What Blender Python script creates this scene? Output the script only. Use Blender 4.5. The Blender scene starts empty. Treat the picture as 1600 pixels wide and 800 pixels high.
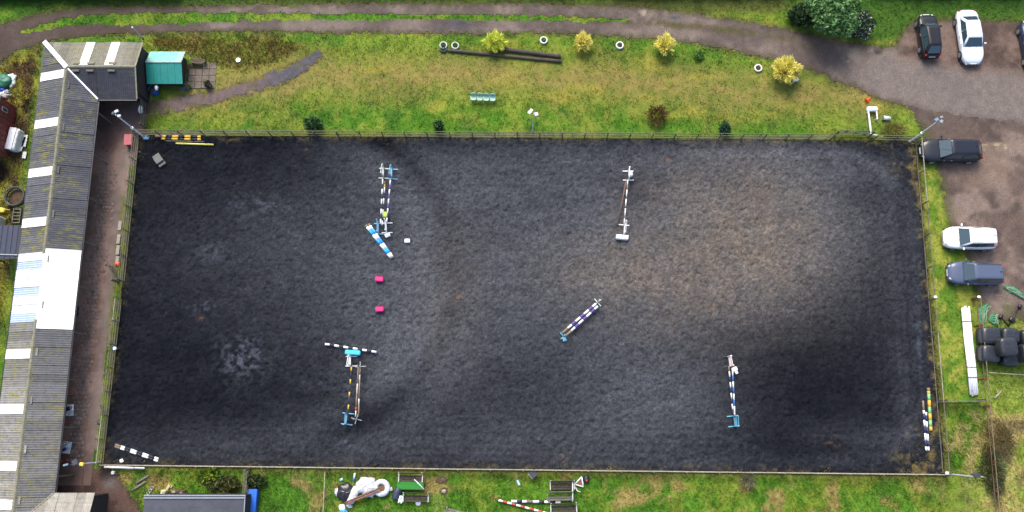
import bpy, math, random
import numpy as np
from mathutils import Vector, Matrix
random.seed(7)
R = math.radians
SC = bpy.context.scene
COL = SC.collection

# ------------------------------------------------------------------ camera, sky, sun, exposure
CAM_H, TILT, FPX = 62.0, R(11.8), 1280.0        # drone 62 m up, tilted 11.8 degrees off straight down
cam = bpy.data.cameras.new('camera')
cam.sensor_width = 36.0
cam.lens = FPX / 1600.0 * 36.0
cam.clip_start, cam.clip_end = 0.5, 1500
camo = bpy.data.objects.new('camera', cam)
COL.objects.link(camo)
camo.location = (0, 0, CAM_H)
camo.rotation_euler = (TILT, 0, 0)
SC.camera = camo

SUN_EL, SUN_AZ = R(50), R(-18)                  # azimuth clockwise from +Y: light comes from the upper left
world = bpy.data.worlds.new('World')
SC.world = world
world.use_nodes = True
wn = world.node_tree.nodes
sky = wn.new('ShaderNodeTexSky')
sky.sky_type = 'NISHITA'
sky.sun_disc = False
sky.sun_elevation = SUN_EL
sky.sun_rotation = SUN_AZ
sky.dust_density = 4.0
sky.air_density = 1.0
sky.ozone_density = 1.0
wn['Background'].inputs[1].default_value = 0.15
world.node_tree.links.new(sky.outputs[0], wn['Background'].inputs[0])
sun = bpy.data.lights.new('sun', 'SUN')
sun.energy = 1.35
sun.angle = R(26)
sun.color = (1.0, 0.95, 0.88)
suno = bpy.data.objects.new('sun', sun)
COL.objects.link(suno)
sd = Vector((math.sin(SUN_AZ) * math.cos(SUN_EL), math.cos(SUN_AZ) * math.cos(SUN_EL), math.sin(SUN_EL)))
suno.rotation_euler = sd.to_track_quat('Z', 'Y').to_euler()
SC.view_settings.view_transform = 'Standard'
SC.view_settings.look = 'None'
SC.view_settings.gamma = 1.0
SC.view_settings.exposure = 1.06

# ------------------------------------------------------------------ survey helper: photo point -> place on the ground (or at height z)
ct, st = math.cos(TILT), math.sin(TILT)
def at(px, py, z=0.0):
    x, y = (px - 800) / FPX, -(py - 400) / FPX
    wy, wz = y * ct + st, y * st - ct
    k = (CAM_H - z) / -wz
    return Vector((x * k, wy * k, z))
def W(pts, z=0.0):
    return [tuple(at(p[0], p[1], z)[:2]) for p in pts]

# ------------------------------------------------------------------ numpy noise and distance fields
def _hash(ix, iy, seed):
    n = (ix.astype(np.int64) * 374761393 + iy.astype(np.int64) * 668265263 + seed * 1442695041) & 0x7fffffff
    n = ((n ^ (n >> 13)) * 1274126177) & 0x7fffffff
    n = ((n ^ (n >> 16)) * 2246822519) & 0x7fffffff
    return ((n ^ (n >> 15)) & 0xffff) / 65535.0
def vnoise(x, y, seed=0):
    ix, iy = np.floor(x), np.floor(y)
    fx, fy = x - ix, y - iy
    fx, fy = fx * fx * (3 - 2 * fx), fy * fy * (3 - 2 * fy)
    a, b = _hash(ix, iy, seed), _hash(ix + 1, iy, seed)
    c, d = _hash(ix, iy + 1, seed), _hash(ix + 1, iy + 1, seed)
    return (a * (1 - fx) + b * fx) * (1 - fy) + (c * (1 - fx) + d * fx) * fy
def fbm(x, y, scale, octv=4, seed=0):
    r = np.zeros_like(x, dtype=float); amp = 1.0; tot = 0.0; f = 1.0 / scale
    for o in range(octv):
        r += amp * vnoise(x * f + 17.3 * o, y * f - 9.1 * o, seed + o * 13); tot += amp
        amp *= 0.5; f *= 2.03
    return r / tot
def seg_dist(X, Y, pts, closed=False):
    d = np.full(X.shape, 1e9); n = len(pts)
    for i in range(n if closed else n - 1):
        ax, ay = pts[i]; bx, by = pts[(i + 1) % n]
        vx, vy = bx - ax, by - ay
        t = np.clip(((X - ax) * vx + (Y - ay) * vy) / (vx * vx + vy * vy + 1e-12), 0, 1)
        d = np.minimum(d, np.hypot(X - ax - t * vx, Y - ay - t * vy))
    return d
def sdf(X, Y, poly):
    ins = np.zeros(X.shape, bool); n = len(poly)
    for i in range(n):
        ax, ay = poly[i]; bx, by = poly[(i + 1) % n]
        c = ((ay > Y) != (by > Y))
        with np.errstate(divide='ignore', invalid='ignore'):
            xx = (bx - ax) * (Y - ay) / (by - ay + 1e-15) + ax
        ins ^= c & (X < xx)
    d = seg_dist(X, Y, poly, True)
    return np.where(ins, -d, d)
def sm(a, b, x):
    t = np.clip((x - a) / (b - a), 0, 1)
    return t * t * (3 - 2 * t)
def lerp3(a, b, w):
    return a * (1 - w[..., None]) + np.asarray(b) * w[..., None]
def S(r, g, b, k=1.0):
    f = lambda c: ((c / 255 + 0.055) / 1.055) ** 2.4 if c > 10 else c / 255 / 12.92
    return (f(r) * k, f(g) * k, f(b) * k)

# ------------------------------------------------------------------ materials
def M(name, col, rough=0.7, var=0.18, scale=4.0, bump=0.0, metal=0.0, dirt=None, dirt_amt=0.5, dscale=1.2, coat=0.0, detail=6, stretch=None):
    m = bpy.data.materials.new(name); m.use_nodes = True
    nt = m.node_tree; b = nt.nodes['Principled BSDF']; L = nt.links.new
    b.inputs['Roughness'].default_value = rough
    b.inputs['Metallic'].default_value = metal
    if coat: b.inputs['Coat Weight'].default_value = coat; b.inputs['Coat Roughness'].default_value = 0.06
    g = nt.nodes.new('ShaderNodeNewGeometry')
    vec = g.outputs['Position']
    if stretch:
        mp = nt.nodes.new('ShaderNodeMapping'); mp.inputs['Scale'].default_value = stretch
        L(vec, mp.inputs[0]); vec = mp.outputs[0]
    n = nt.nodes.new('ShaderNodeTexNoise'); n.inputs['Scale'].default_value = scale; n.inputs['Detail'].default_value = detail
    L(vec, n.inputs['Vector'])
    mr = nt.nodes.new('ShaderNodeMapRange')
    mr.inputs[1].default_value = 0.3; mr.inputs[2].default_value = 0.7
    mr.inputs[3].default_value = 1 - var; mr.inputs[4].default_value = 1 + var
    L(n.outputs[0], mr.inputs[0])
    mx = nt.nodes.new('ShaderNodeMix'); mx.data_type = 'RGBA'; mx.blend_type = 'MULTIPLY'; mx.inputs[0].default_value = 1
    mx.inputs[6].default_value = (*col, 1)
    L(mr.outputs[0], mx.inputs[7])
    out = mx.outputs[2]
    if dirt:
        n2 = nt.nodes.new('ShaderNodeTexNoise'); n2.inputs['Scale'].default_value = dscale; n2.inputs['Detail'].default_value = 8; n2.inputs['Roughness'].default_value = 0.7
        L(vec, n2.inputs['Vector'])
        r2 = nt.nodes.new('ShaderNodeMapRange'); r2.inputs[1].default_value = 0.48; r2.inputs[2].default_value = 0.68; r2.inputs[4].default_value = dirt_amt
        L(n2.outputs[0], r2.inputs[0])
        m2 = nt.nodes.new('ShaderNodeMix'); m2.data_type = 'RGBA'
        L(r2.outputs[0], m2.inputs[0]); L(out, m2.inputs[6]); m2.inputs[7].default_value = (*dirt, 1)
        out = m2.outputs[2]
    L(out, b.inputs['Base Color'])
    if bump:
        bp = nt.nodes.new('ShaderNodeBump'); bp.inputs['Strength'].default_value = bump; bp.inputs['Distance'].default_value = 0.03
        L(n.outputs[0], bp.inputs['Height']); L(bp.outputs[0], b.inputs['Normal'])
    return m
def MA(name, rough=0.85, var=0.25, scale=12.0, bump=0.4, dist=0.03, spec=0.3, detail=8, trans=0.0):
    """material that takes its colour from the mesh's own 'Col' attribute, with fine grain on top"""
    m = bpy.data.materials.new(name); m.use_nodes = True
    nt = m.node_tree; b = nt.nodes['Principled BSDF']; L = nt.links.new
    b.inputs['Roughness'].default_value = rough
    b.inputs['Specular IOR Level'].default_value = spec
    a = nt.nodes.new('ShaderNodeAttribute'); a.attribute_name = 'Col'
    g = nt.nodes.new('ShaderNodeNewGeometry')
    n = nt.nodes.new('ShaderNodeTexNoise'); n.inputs['Scale'].default_value = scale; n.inputs['Detail'].default_value = detail; n.inputs['Roughness'].default_value = 0.65
    L(g.outputs['Position'], n.inputs['Vector'])
    mr = nt.nodes.new('ShaderNodeMapRange')
    mr.inputs[1].default_value = 0.3; mr.inputs[2].default_value = 0.7
    mr.inputs[3].default_value = 1 - var; mr.inputs[4].default_value = 1 + var
    L(n.outputs[0], mr.inputs[0])
    mx = nt.nodes.new('ShaderNodeMix'); mx.data_type = 'RGBA'; mx.blend_type = 'MULTIPLY'; mx.inputs[0].default_value = 1
    L(a.outputs[0], mx.inputs[6]); L(mr.outputs[0], mx.inputs[7])
    L(mx.outputs[2], b.inputs['Base Color'])
    if bump:
        bp = nt.nodes.new('ShaderNodeBump'); bp.inputs['Strength'].default_value = bump; bp.inputs['Distance'].default_value = dist
        L(n.outputs[0], bp.inputs['Height']); L(bp.outputs[0], b.inputs['Normal'])
    if trans:
        tb = nt.nodes.new('ShaderNodeBsdfTranslucent'); L(mx.outputs[2], tb.inputs[0])
        ms = nt.nodes.new('ShaderNodeMixShader'); ms.inputs[0].default_value = trans
        o = nt.nodes['Material Output']; L(b.outputs[0], ms.inputs[1]); L(tb.outputs[0], ms.inputs[2]); L(ms.outputs[0], o.inputs[0])
    return m

# ------------------------------------------------------------------ mesh builder
class MB:
    def __init__(s): s.v = []; s.f = []; s.m = []; s.sm = []
    def add(s, vs, fs, mi=0, smooth=False):
        o = len(s.v); s.v += [tuple(v) for v in vs]
        for f in fs: s.f.append([i + o for i in f]); s.m.append(mi); s.sm.append(smooth)
        return s
    def box(s, c, size, rz=0.0, mi=0, rot=None, bev=0.0):
        hx, hy, hz = size[0] / 2, size[1] / 2, size[2] / 2
        m = rot if rot is not None else Matrix.Rotation(rz, 3, 'Z')
        c = Vector(c)
        b = min(bev, hx * .9, hy * .9, hz * .9)
        if b <= 0:
            vs = [c + m @ Vector((x, y, z)) for z in (-hz, hz) for y in (-hy, hy) for x in (-hx, hx)]
            return s.add(vs, [(0, 2, 3, 1), (4, 5, 7, 6), (0, 1, 5, 4), (2, 6, 7, 3), (0, 4, 6, 2), (1, 3, 7, 5)], mi)
        rings = []
        for z, i in ((-hz, b), (-hz + b, 0), (hz - b, 0), (hz, b)):
            ax, ay = hx - i, hy - i
            q = b if i == 0 else b * .6
            rings.append([c + m @ Vector(p + (z,)) for p in ((ax, -ay + q), (ax, ay - q), (ax - q, ay), (-ax + q, ay), (-ax, ay - q), (-ax, -ay + q), (-ax + q, -ay), (ax - q, -ay))])
        return s.loft(rings, mi, False, True)
    def loft(s, rings, mi=0, smooth=True, caps=True):
        n = len(rings[0]); vs = [p for r in rings for p in r]; fs = []
        for i in range(len(rings) - 1):
            for j in range(n):
                k = (j + 1) % n
                fs.append((i * n + j, i * n + k, (i + 1) * n + k, (i + 1) * n + j))
        s.add(vs, fs, mi, smooth)
        if caps:
            o = len(s.v) - len(vs)
            s.f.append([o + j for j in reversed(range(n))]); s.m.append(mi); s.sm.append(False)
            s.f.append([o + (len(rings) - 1) * n + j for j in range(n)]); s.m.append(mi); s.sm.append(False)
        return s
    def tube(s, pts, r, n=8, mi=0, smooth=True, caps=True):
        pts = [Vector(p) for p in pts]; rr = r if isinstance(r, (list, tuple)) else [r] * len(pts)
        rings = []
        for i, p in enumerate(pts):
            d = (pts[min(i + 1, len(pts) - 1)] - pts[max(i - 1, 0)]).normalized()
            a = d.cross(Vector((0, 0, 1)))
            if a.length < 1e-3: a = Vector((1, 0, 0))
            a.normalize(); b = a.cross(d).normalized()
            rings.append([p + rr[i] * (math.cos(t) * a + math.sin(t) * b) for t in [2 * math.pi * (j + .5) / n for j in range(n)]])
        return s.loft(rings, mi, smooth, caps)
    def bar(s, p, q, w, h, mi=0):
        p, q = Vector(p), Vector(q); d = (q - p); L = d.length; d.normalize()
        up = Vector((0, 0, 1)) if abs(d.z) < .95 else Vector((0, 1, 0))
        y = up.cross(d).normalized(); z = d.cross(y)
        m = Matrix((d, y, z)).transposed()
        return s.box((p + q) / 2, (L, w, h), mi=mi, rot=m)
    def prism(s, poly, z0, z1, mi=0):
        n = len(poly)
        a = sum(poly[i][0] * poly[(i + 1) % n][1] - poly[(i + 1) % n][0] * poly[i][1] for i in range(n))
        if a < 0: poly = poly[::-1]
        vs = [(x, y, z0) for x, y in poly] + [(x, y, z1) for x, y in poly]
        fs = [tuple(reversed(range(n))), tuple(range(n, 2 * n))] + [(i, (i + 1) % n, n + (i + 1) % n, n + i) for i in range(n)]
        return s.add(vs, fs, mi)
    def torus(s, c, Rr, r, n=18, k=8, mi=0, sq=1.0):
        vs = []; fs = []
        for i in range(n):
            a = 2 * math.pi * i / n
            for j in range(k):
                b = 2 * math.pi * j / k
                q = Rr + r * math.cos(b)
                vs.append((c[0] + q * math.cos(a), c[1] + q * math.sin(a), c[2] + r * sq * math.sin(b)))
                fs.append((i * k + j, ((i + 1) % n) * k + j, ((i + 1) % n) * k + (j + 1) % k, i * k + (j + 1) % k))
        return s.add(vs, fs, mi, True)
    def superell(s, c, rad, e1=.4, e2=.4, n=20, k=10, rz=0, mi=0, amp=0, seed=0, freq=2.0, flat=False):
        f = lambda w, e: math.copysign(abs(w) ** e, w)
        rnd = random.Random(seed); ph = [rnd.uniform(0, 6.28) for _ in range(8)]
        m = Matrix.Rotation(rz, 3, 'Z'); rings = []
        for i in range(k + 1):
            v = -math.pi / 2 + math.pi * i / k
            v = max(-1.54, min(1.54, v)); ring = []
            for j in range(n):
                u = 2 * math.pi * j / n
                p = Vector((rad[0] * f(math.cos(v), e1) * f(math.cos(u), e2), rad[1] * f(math.cos(v), e1) * f(math.sin(u), e2), rad[2] * f(math.sin(v), e1)))
                if amp:
                    d = 1 + amp * (math.sin(freq * 2 * u + ph[0] + 2 * v) + .7 * math.sin(freq * 3.3 * v + ph[1] + math.floor(freq) * 2 * u) + .5 * math.sin(math.floor(freq * 5) * u + ph[2] + 5 * v) + .5 * rnd.uniform(-1, 1))
                    p *= d
                if flat and p.z < -rad[2] * .75: p.z = -rad[2] * .75
                ring.append(Vector(c) + m @ p)
            rings.append(ring)
        return s.loft(rings, mi, True, True)
    def mesh(s, name, mats):
        me = bpy.data.meshes.new(name)
        me.from_pydata(s.v, [], s.f); me.update()
        for m in (mats if isinstance(mats, (list, tuple)) else [mats]): me.materials.append(m)
        me.polygons.foreach_set('material_index', s.m)
        me.polygons.foreach_set('use_smooth', s.sm)
        return me
    def build(s, name, mats, parent=None, loc=None):
        o = bpy.data.objects.new(name, s.mesh(name, mats)); COL.objects.link(o)
        if loc is not None: o.location = loc
        if parent: o.parent = parent
        return o
def tag(o, label, cat=None, group=None, kind=None):
    if label: o['label'] = label
    if cat: o['category'] = cat
    if group: o['group'] = group
    if kind: o['kind'] = kind
    return o
def thing(name, label, cat, loc, rz=0.0, group=None):
    o = bpy.data.objects.new(name, None); COL.objects.link(o)
    o.empty_display_size = 0.3
    o.location = loc; o.rotation_euler = (0, 0, rz)
    return tag(o, label, cat, group)
def link_mesh(name, me, parent=None, loc=None, rz=0.0):
    o = bpy.data.objects.new(name, me); COL.objects.link(o)
    if loc is not None: o.location = loc
    if rz: o.rotation_euler = (0, 0, rz)
    if parent: o.parent = parent
    return o
def np_mesh(name, V, F, mat, col=None, smooth=False):
    me = bpy.data.meshes.new(name); k = F.shape[1]
    me.vertices.add(len(V)); me.vertices.foreach_set('co', V.astype(np.float32).ravel())
    me.loops.add(F.size); me.loops.foreach_set('vertex_index', F.astype(np.int32).ravel())
    me.polygons.add(len(F)); me.polygons.foreach_set('loop_start', np.arange(0, F.size, k, dtype=np.int32))
    me.polygons.foreach_set('use_smooth', np.full(len(F), smooth))
    me.update(calc_edges=True)
    if col is not None:
        a = me.color_attributes.new('Col', 'FLOAT_COLOR', 'POINT')
        a.data.foreach_set('color', np.concatenate([col, np.ones((len(col), 1))], 1).astype(np.float32).ravel())
    me.materials.append(mat)
    return me
def patch(name, xs, ys, mat, zfn, cfn, keep=None, parent=None):
    X, Y = np.meshgrid(xs, ys); nx, ny = len(xs), len(ys)
    idx = np.arange(nx * ny).reshape(ny, nx)
    F = np.stack([idx[:-1, :-1], idx[:-1, 1:], idx[1:, 1:], idx[1:, :-1]], -1).reshape(-1, 4)
    Z = zfn(X, Y); C = cfn(X, Y)
    V = np.stack([X, Y, Z], -1).reshape(-1, 3); C = C.reshape(-1, 3)
    if keep is not None:
        cx, cy = V[F].mean(1)[:, 0], V[F].mean(1)[:, 1]
        F = F[keep(cx, cy)]
        used = np.unique(F); remap = np.full(len(V), -1); remap[used] = np.arange(len(used))
        V, C, F = V[used], C[used], remap[F]
    o = bpy.data.objects.new(name, np_mesh(name, V, F, mat, C, True)); COL.objects.link(o)
    if parent: o.parent = parent
    return o

# ================================================================== THE SETTING
ARENA = [at(218, 212), at(1431, 221), at(1476, 741), at(160, 726)]
ARENA = [tuple(p[:2]) for p in ARENA]
ROAD = W([(-90, 120), (-60, 62), (0, 38), (50, 25), (100, 16), (150, 12.5), (200, 11), (300, 10), (400, 7.5), (600, 6), (800, 6), (900, 8), (1000, 11), (1060, 19), (1120, 26), (1180, 36), (1230, 46),
          (1280, 58), (1330, 68), (1375, 76), (1400, 70), (1412, 50), (1430, 35), (1490, 30), (1540, 33), (1600, 36), (1760, 40), (1760, 196), (1600, 193), (1540, 187), (1490, 181), (1450, 172), (1425, 166), (1408, 163), (1380, 157), (1365, 152), (1340, 138), (1303, 125), (1290, 116), (1250, 103),
          (1215, 93), (1170, 85), (1120, 74), (1060, 63), (960, 56), (880, 52), (700, 51), (400, 49), (300, 50), (200, 52), (125, 56), (100, 60), (67, 66), (25, 80), (0, 96), (-40, 150)])
MEDIAN = W([(35, 51), (50, 43), (75, 36), (112, 27), (150, 24), (200, 22), (300, 21), (400, 21.5), (600, 23), (700, 24), (800, 25), (900, 27), (980, 31), (980, 33), (900, 32), (800, 31), (700, 29), (600, 30), (400, 32), (300, 37), (200, 38), (130, 39), (90, 42), (50, 49)])
MEDLINE = W([(700, 27), (800, 28), (900, 29.5), (1000, 33.5), (1060, 39), (1120, 45), (1200, 55), (1270, 72), (1330, 84)])
PARK = W([(1412, 155), (1450, 158), (1490, 164), (1540, 170), (1600, 176), (1760, 180), (1760, 505), (1600, 498), (1545, 500), (1532, 470), (1522, 440), (1516, 405), (1500, 380), (1484, 350), (1478, 320), (1470, 285), (1462, 250), (1448, 225), (1440, 200)])
PATH = W([(224, 162), (260, 156), (330, 146), (400, 124), (440, 108), (470, 94), (497, 81), (503, 88), (482, 105), (466, 119), (430, 134), (390, 146), (330, 160), (280, 173), (226, 181)])
DIRT = W([(85, 735), (150, 730), (172, 733), (185, 742), (200, 765), (222, 800), (240, 850), (90, 850)])
YARD = [(-33.7, -4.2), (-33.7, 25.9), (-29.2, 25.9), (-29.35, 22.9), (-30.25, 22.5), (-30.75, -2.9), (-31.0, -4.2)]
WORN = W([(300, 150), (380, 135), (470, 118), (700, 115), (900, 125), (1100, 138), (1250, 146), (1370, 153)])
TALL = W([(232, 54), (440, 56), (470, 72), (440, 95), (380, 112), (330, 100), (300, 88), (236, 76)])
WILD_L = W([(-90, 100), (0, 95), (66, 70), (60, 130), (40, 260), (20, 420), (-5, 560), (-120, 560)])
WILD_R = W([(1530, 500), (1760, 500), (1760, 900), (1480, 900), (1510, 740), (1530, 690), (1530, 600)])
BANK_R = W([(1500, 640), (1530, 640), (1560, 700), (1570, 760), (1530, 760), (1490, 740), (1470, 700)])
STRIP_R = W([(1434, 228), (1446, 228), (1460, 262), (1474, 330), (1490, 372), (1515, 405), (1520, 440), (1530, 475), (1525, 625), (1465, 625), (1455, 500)])
BOTTOM = W([(160, 731), (1480, 745), (1480, 900), (160, 900)])

def ground_col(X, Y):
    n1, n2, n3 = fbm(X, Y, 2.6, 4, 3), fbm(X, Y, .7, 3, 21), fbm(X, Y, 7, 3, 55)
    lush, lime, olive, brown, straw, dark = S(80, 126, 34, .8), S(118, 140, 48, .8), S(122, 122, 54, .8), S(142, 118, 78, .8), S(186, 164, 108, .8), S(60, 100, 36, .75)
    C = np.zeros(X.shape + (3,)) + np.array(lush)
    C = lerp3(C, lime, sm(.42, .62, n1 * .6 + n2 * .4))
    C = lerp3(C, dark, sm(.55, .75, fbm(X, Y, 1.6, 4, 88)) * .55)
    C = lerp3(C, olive, sm(.5, .75, n3 * .5 + n2 * .5) * .5)
    topl = sm(23, 25, Y)
    dw = seg_dist(X, Y, WORN) + (n1 - .5) * 2.2
    C = lerp3(C, brown, sm(2.1, .3, dw) * (.30 + .40 * sm(.35, .6, n2)))
    C = lerp3(C, S(130, 122, 60, .78), sm(3.6, 1.2, dw) * .5)
    # patchy orange-dry streaks in the lower lawn
    C = lerp3(C, S(160, 148, 62, .8), sm(.58, .75, fbm(X * .45, Y * 1.6, 1.3, 4, 77)) * topl * .4)
    t = sm(.4, -.6, sdf(X, Y, TALL) + (n1 - .5) * 2)
    C = lerp3(C, lerp3(np.zeros(X.shape + (3,)) + np.array(S(140, 118, 66, .7)), olive, sm(.4, .6, n2)), t * .75)
    wl = sm(.5, -.8, sdf(X, Y, WILD_L))
    w = np.zeros(X.shape + (3,)) + np.array(S(104, 86, 58, .8))
    w = lerp3(w, S(134, 130, 52, .8), sm(.46, .6, n1 * .5 + n2 * .5)); w = lerp3(w, S(58, 48, 38, .6), sm(.52, .66, fbm(X, Y, 1.5, 3, 9)))
    C = lerp3(C, w, wl)
    wr = sm(.6, -1.2, sdf(X, Y, WILD_R))
    w = np.zeros(X.shape + (3,)) + np.array(S(122, 140, 56, .95))
    w = lerp3(w, S(160, 148, 92, .95), sm(.48, .66, n1)); w = lerp3(w, S(120, 108, 72, .9), sm(.56, .72, fbm(X, Y, 1.8, 3, 19)))
    C = lerp3(C, w, wr)
    C = lerp3(C, S(176, 156, 112, .9), sm(.5, -.6, sdf(X, Y, BANK_R) + (n1 - .5) * 2) * .55 * sm(.38, .62, n2))
    sr = sm(.2, -.3, sdf(X, Y, STRIP_R))
    C = lerp3(C, lerp3(np.zeros(X.shape + (3,)) + np.array(S(96, 130, 42, .85)), S(142, 146, 62, .85), sm(.42, .62, n2)), sr * .85)
    bt = sm(.1, -.4, sdf(X, Y, BOTTOM))
    C = lerp3(C, S(168, 146, 92, .7), bt * sm(.52, .68, fbm(X, Y, 1.3, 4, 31)) * .8)
    C = lerp3(C, S(88, 136, 40, .8), bt * sm(.5, .65, fbm(X, Y, 2.2, 3, 37)) * .7)
    # verge under the hedge and the strip that carries the top track
    C = lerp3(C, S(52, 84, 34, .65), sm(33.0, 34.2, Y) * .7)
    C = lerp3(C, S(62, 102, 36, .7), sm(23.5, 25, X) * sm(30.5, 31.5, Y) * (.5 + .5 * n1))
    C = lerp3(C, S(106, 106, 54, .72), sm(6, 9, X) * sm(24, 21, X) * sm(33.2, 33.8, Y) * .6)
    # worn soil along fences, track edges and car park
    ed = np.minimum(np.abs(sdf(X, Y, PARK)), np.minimum(np.abs(sdf(X, Y, PATH)), np.abs(sdf(X, Y, ROAD)))) + (n2 - .5) * .5
    C = lerp3(C, S(104, 92, 62, .65), sm(.45, .05, ed) * .6)
    fd = np.abs(sdf(X, Y, ARENA)) + (n2 - .5) * .5
    C = lerp3(C, S(120, 110, 62, .6), sm(.7, .1, fd) * .6)
    return C * (0.82 + .34 * n2)[..., None] * (.86 + .28 * fbm(X, Y, .25, 2, 61))[..., None]
def in_hard(X, Y, pad=0.0):
    d = np.minimum(sdf(X, Y, ARENA), sdf(X, Y, YARD))
    med = sdf(X, Y, MEDIAN)
    road = np.maximum(sdf(X, Y, ROAD), -med)
    for p in (PARK, PATH, DIRT): d = np.minimum(d, sdf(X, Y, p))
    return np.minimum(d, road)
def ground_z(X, Y):
    d = np.minimum(sdf(X, Y, ARENA), sdf(X, Y, YARD))
    return -.10 * sm(.1, -.2, d) + .03 * (fbm(X, Y, .5, 3, 5) - .5)

m_ground = MA('meadow_soil_and_turf', .95, .30, 9, .7, .05, .15)
xs = np.concatenate([[-420, -200, -100, -60], np.arange(-47, 47.01, .2), [60, 100, 200, 420]])
ys = np.concatenate([[-420, -200, -80, -30, -14], np.arange(-9, 38.01, .2), [45, 60, 100, 200, 420]])
tag(patch('ground', xs, ys, m_ground, ground_z, ground_col), 'rough green and brown grassland around the riding arena', 'ground', kind='structure')

# ---- riding surface: black rubber and sand mix, raked up by hooves
def gx(X, Y, px, py, rx, ry, rot=0):
    c = at(px, py); s = 1 / 20.5
    dx, dy = (X - c.x) / (rx * s), (Y - c.y) / (ry * s)
    return np.exp(-(dx * dx + dy * dy))
INNER = [(ARENA[0][0] + 7, ARENA[0][1] - 7), (ARENA[1][0] - 7, ARENA[1][1] - 7), (ARENA[2][0] - 7, ARENA[2][1] + 7), (ARENA[3][0] + 7, ARENA[3][1] + 7)]
def harrow(X, Y):
    q = sdf(X, Y, INNER)
    return q, np.sin(q * 2 * math.pi / .55 + 5 * fbm(X, Y, 4, 3, 215)) * sm(2.0, 4.5, q) * sm(.40, .62, fbm(X, Y, 2.5, 3, 217))
def arena_col(X, Y):
    n1, n2, n3 = fbm(X, Y, 5, 4, 101), fbm(X, Y, 1.1, 4, 111), fbm(X, Y, .28, 3, 121)
    g = (.62 * gx(X, Y, 610, 430, 150, 190) + .30 * gx(X, Y, 430, 400, 190, 110) + .40 * gx(X, Y, 640, 560, 90, 90) + .45 * gx(X, Y, 800, 400, 150, 190) + .75 * gx(X, Y, 1000, 400, 170, 130)
         + .75 * gx(X, Y, 1150, 370, 160, 120) + .5 * gx(X, Y, 1250, 330, 110, 120) + .40 * gx(X, Y, 960, 600, 170, 90) + .30 * gx(X, Y, 780, 690, 420, 40) + .30 * gx(X, Y, 700, 290, 160, 60)
         + .38 * gx(X, Y, 1030, 640, 120, 70) + .28 * gx(X, Y, 380, 700, 200, 30) + .24 * gx(X, Y, 1000, 250, 300, 30))
    # the circle worn by riders: a paler inside edge, a darker ring outside
    c = at(430, 430); r = np.hypot(X - c.x, (Y - c.y) * 1.05)
    g += .26 * np.exp(-((r - 11.7) / 1.2) ** 2) * sm(c.x - 1, c.x + 6, X) - .26 * np.exp(-((r - 13.8) / .9) ** 2) * sm(c.x, c.x + 6, X)
    g += .16 * sm(-8, 6, X)
    g -= .22 * gx(X, Y, 1240, 590, 140, 130) + .3 * gx(X, Y, 870, 590, 110, 60) + .25 * gx(X, Y, 1120, 690, 160, 30) + .15 * gx(X, Y, 540, 610, 60, 60) + .3 * gx(X, Y, 1010, 300, 40, 30) + .18 * gx(X, Y, 640, 290, 30, 30)  # closing terms: soft shadows beside the upper jumps, painted into the surface colour
    # hoof track that follows the rail
    d = -sdf(X, Y, ARENA)
    rim = np.where(X > 20, 1, .5)
    g += .20 * np.exp(-((d - 2.2 - n1) / .8) ** 2) * sm(16, 27, X)
    g = np.clip(g * (.78 + .44 * n1) + (n2 - .5) * .13, 0, 1.1)
    C = np.zeros(X.shape + (3,)) + np.array(S(20, 22, 28))
    C = lerp3(C, S(70, 73, 78), np.clip(g, 0, 1))
    tan = np.clip(1.0 * gx(X, Y, 1190, 370, 110, 105) + .65 * gx(X, Y, 1050, 430, 110, 90) + .35 * gx(X, Y, 930, 420, 120, 60) + .25 * gx(X, Y, 700, 450, 60, 110) + .3 * gx(X, Y, 1100, 300, 120, 50), 0, 1) * (.35 + .9 * n2)
    C = lerp3(C, S(104, 94, 83), np.clip(tan, 0, 1) * .8)
    # pale damp scuffs on the left half
    for (px, py, rx, ry, a) in ((380, 560, 36, 30, 1.0), (400, 320, 34, 20, .6), (330, 395, 26, 14, .5), (320, 480, 22, 9, .6), (520, 600, 40, 10, .4), (545, 690, 22, 9, .5), (1150, 690, 26, 14, .3), (440, 325, 16, 10, .5), (1432, 525, 6, 50, .5)):
        C = lerp3(C, S(98, 104, 116), np.clip(gx(X, Y, px, py, rx, ry) * a * sm(.38, .70, fbm(X, Y, .26, 3, 140 + int(px) % 7)) * .42, 0, 1))
    # weeds and leaf litter where nobody rides: right-hand corners and rail foot
    w = np.maximum(sm(4.6, 1.2, np.hypot(X - ARENA[1][0], Y - ARENA[1][1])), sm(5.0, 1.4, np.hypot(X - ARENA[2][0], Y - ARENA[2][1])))
    w = np.maximum(w, sm(6.9, 7.6, sdf(X, Y, INNER) + (n2 - .5) * .6) * sm(20, 24, X)); w = np.maximum(w, sm(.8, .15, d) * sm(24, 30, X)); w = np.maximum(w, sm(.7, .1, d) * .35)
    C = lerp3(C, S(104, 92, 58, .8), w * sm(.46, .66, n2 * .6 + n3 * .4) * .85)
    for (px, py, r_) in ((317, 498, 7), (715, 465, 9), (480, 232, 9), (1040, 248, 10), (880, 718, 10), (1300, 690, 12), (1110, 480, 14), (360, 222, 8), (900, 692, 10)):
        C = lerp3(C, S(132, 96, 60), gx(X, Y, px, py, r_ * .7, r_ * .5) * sm(.5, .66, n3) * .32)
    # old drag-mat lines and hoof specks
    q, hs = harrow(X, Y)
    C = C * (1 + .09 * hs * sm(-5, 15, X - 2 * (Y - 8)))[..., None]
    C = C * (1 + .45 * np.exp(-((q - 6.1) / .6) ** 2) * sm(8, 20, X)) [..., None]
    C = C * (.62 + .64 * n3)[..., None] * (.66 + .68 * fbm(X, Y, .15, 2, 171))[..., None] * (.88 + .24 * fbm(X * .2 + Y * .1, Y * 1.1, .6, 2, 160))[..., None]
    return C
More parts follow.
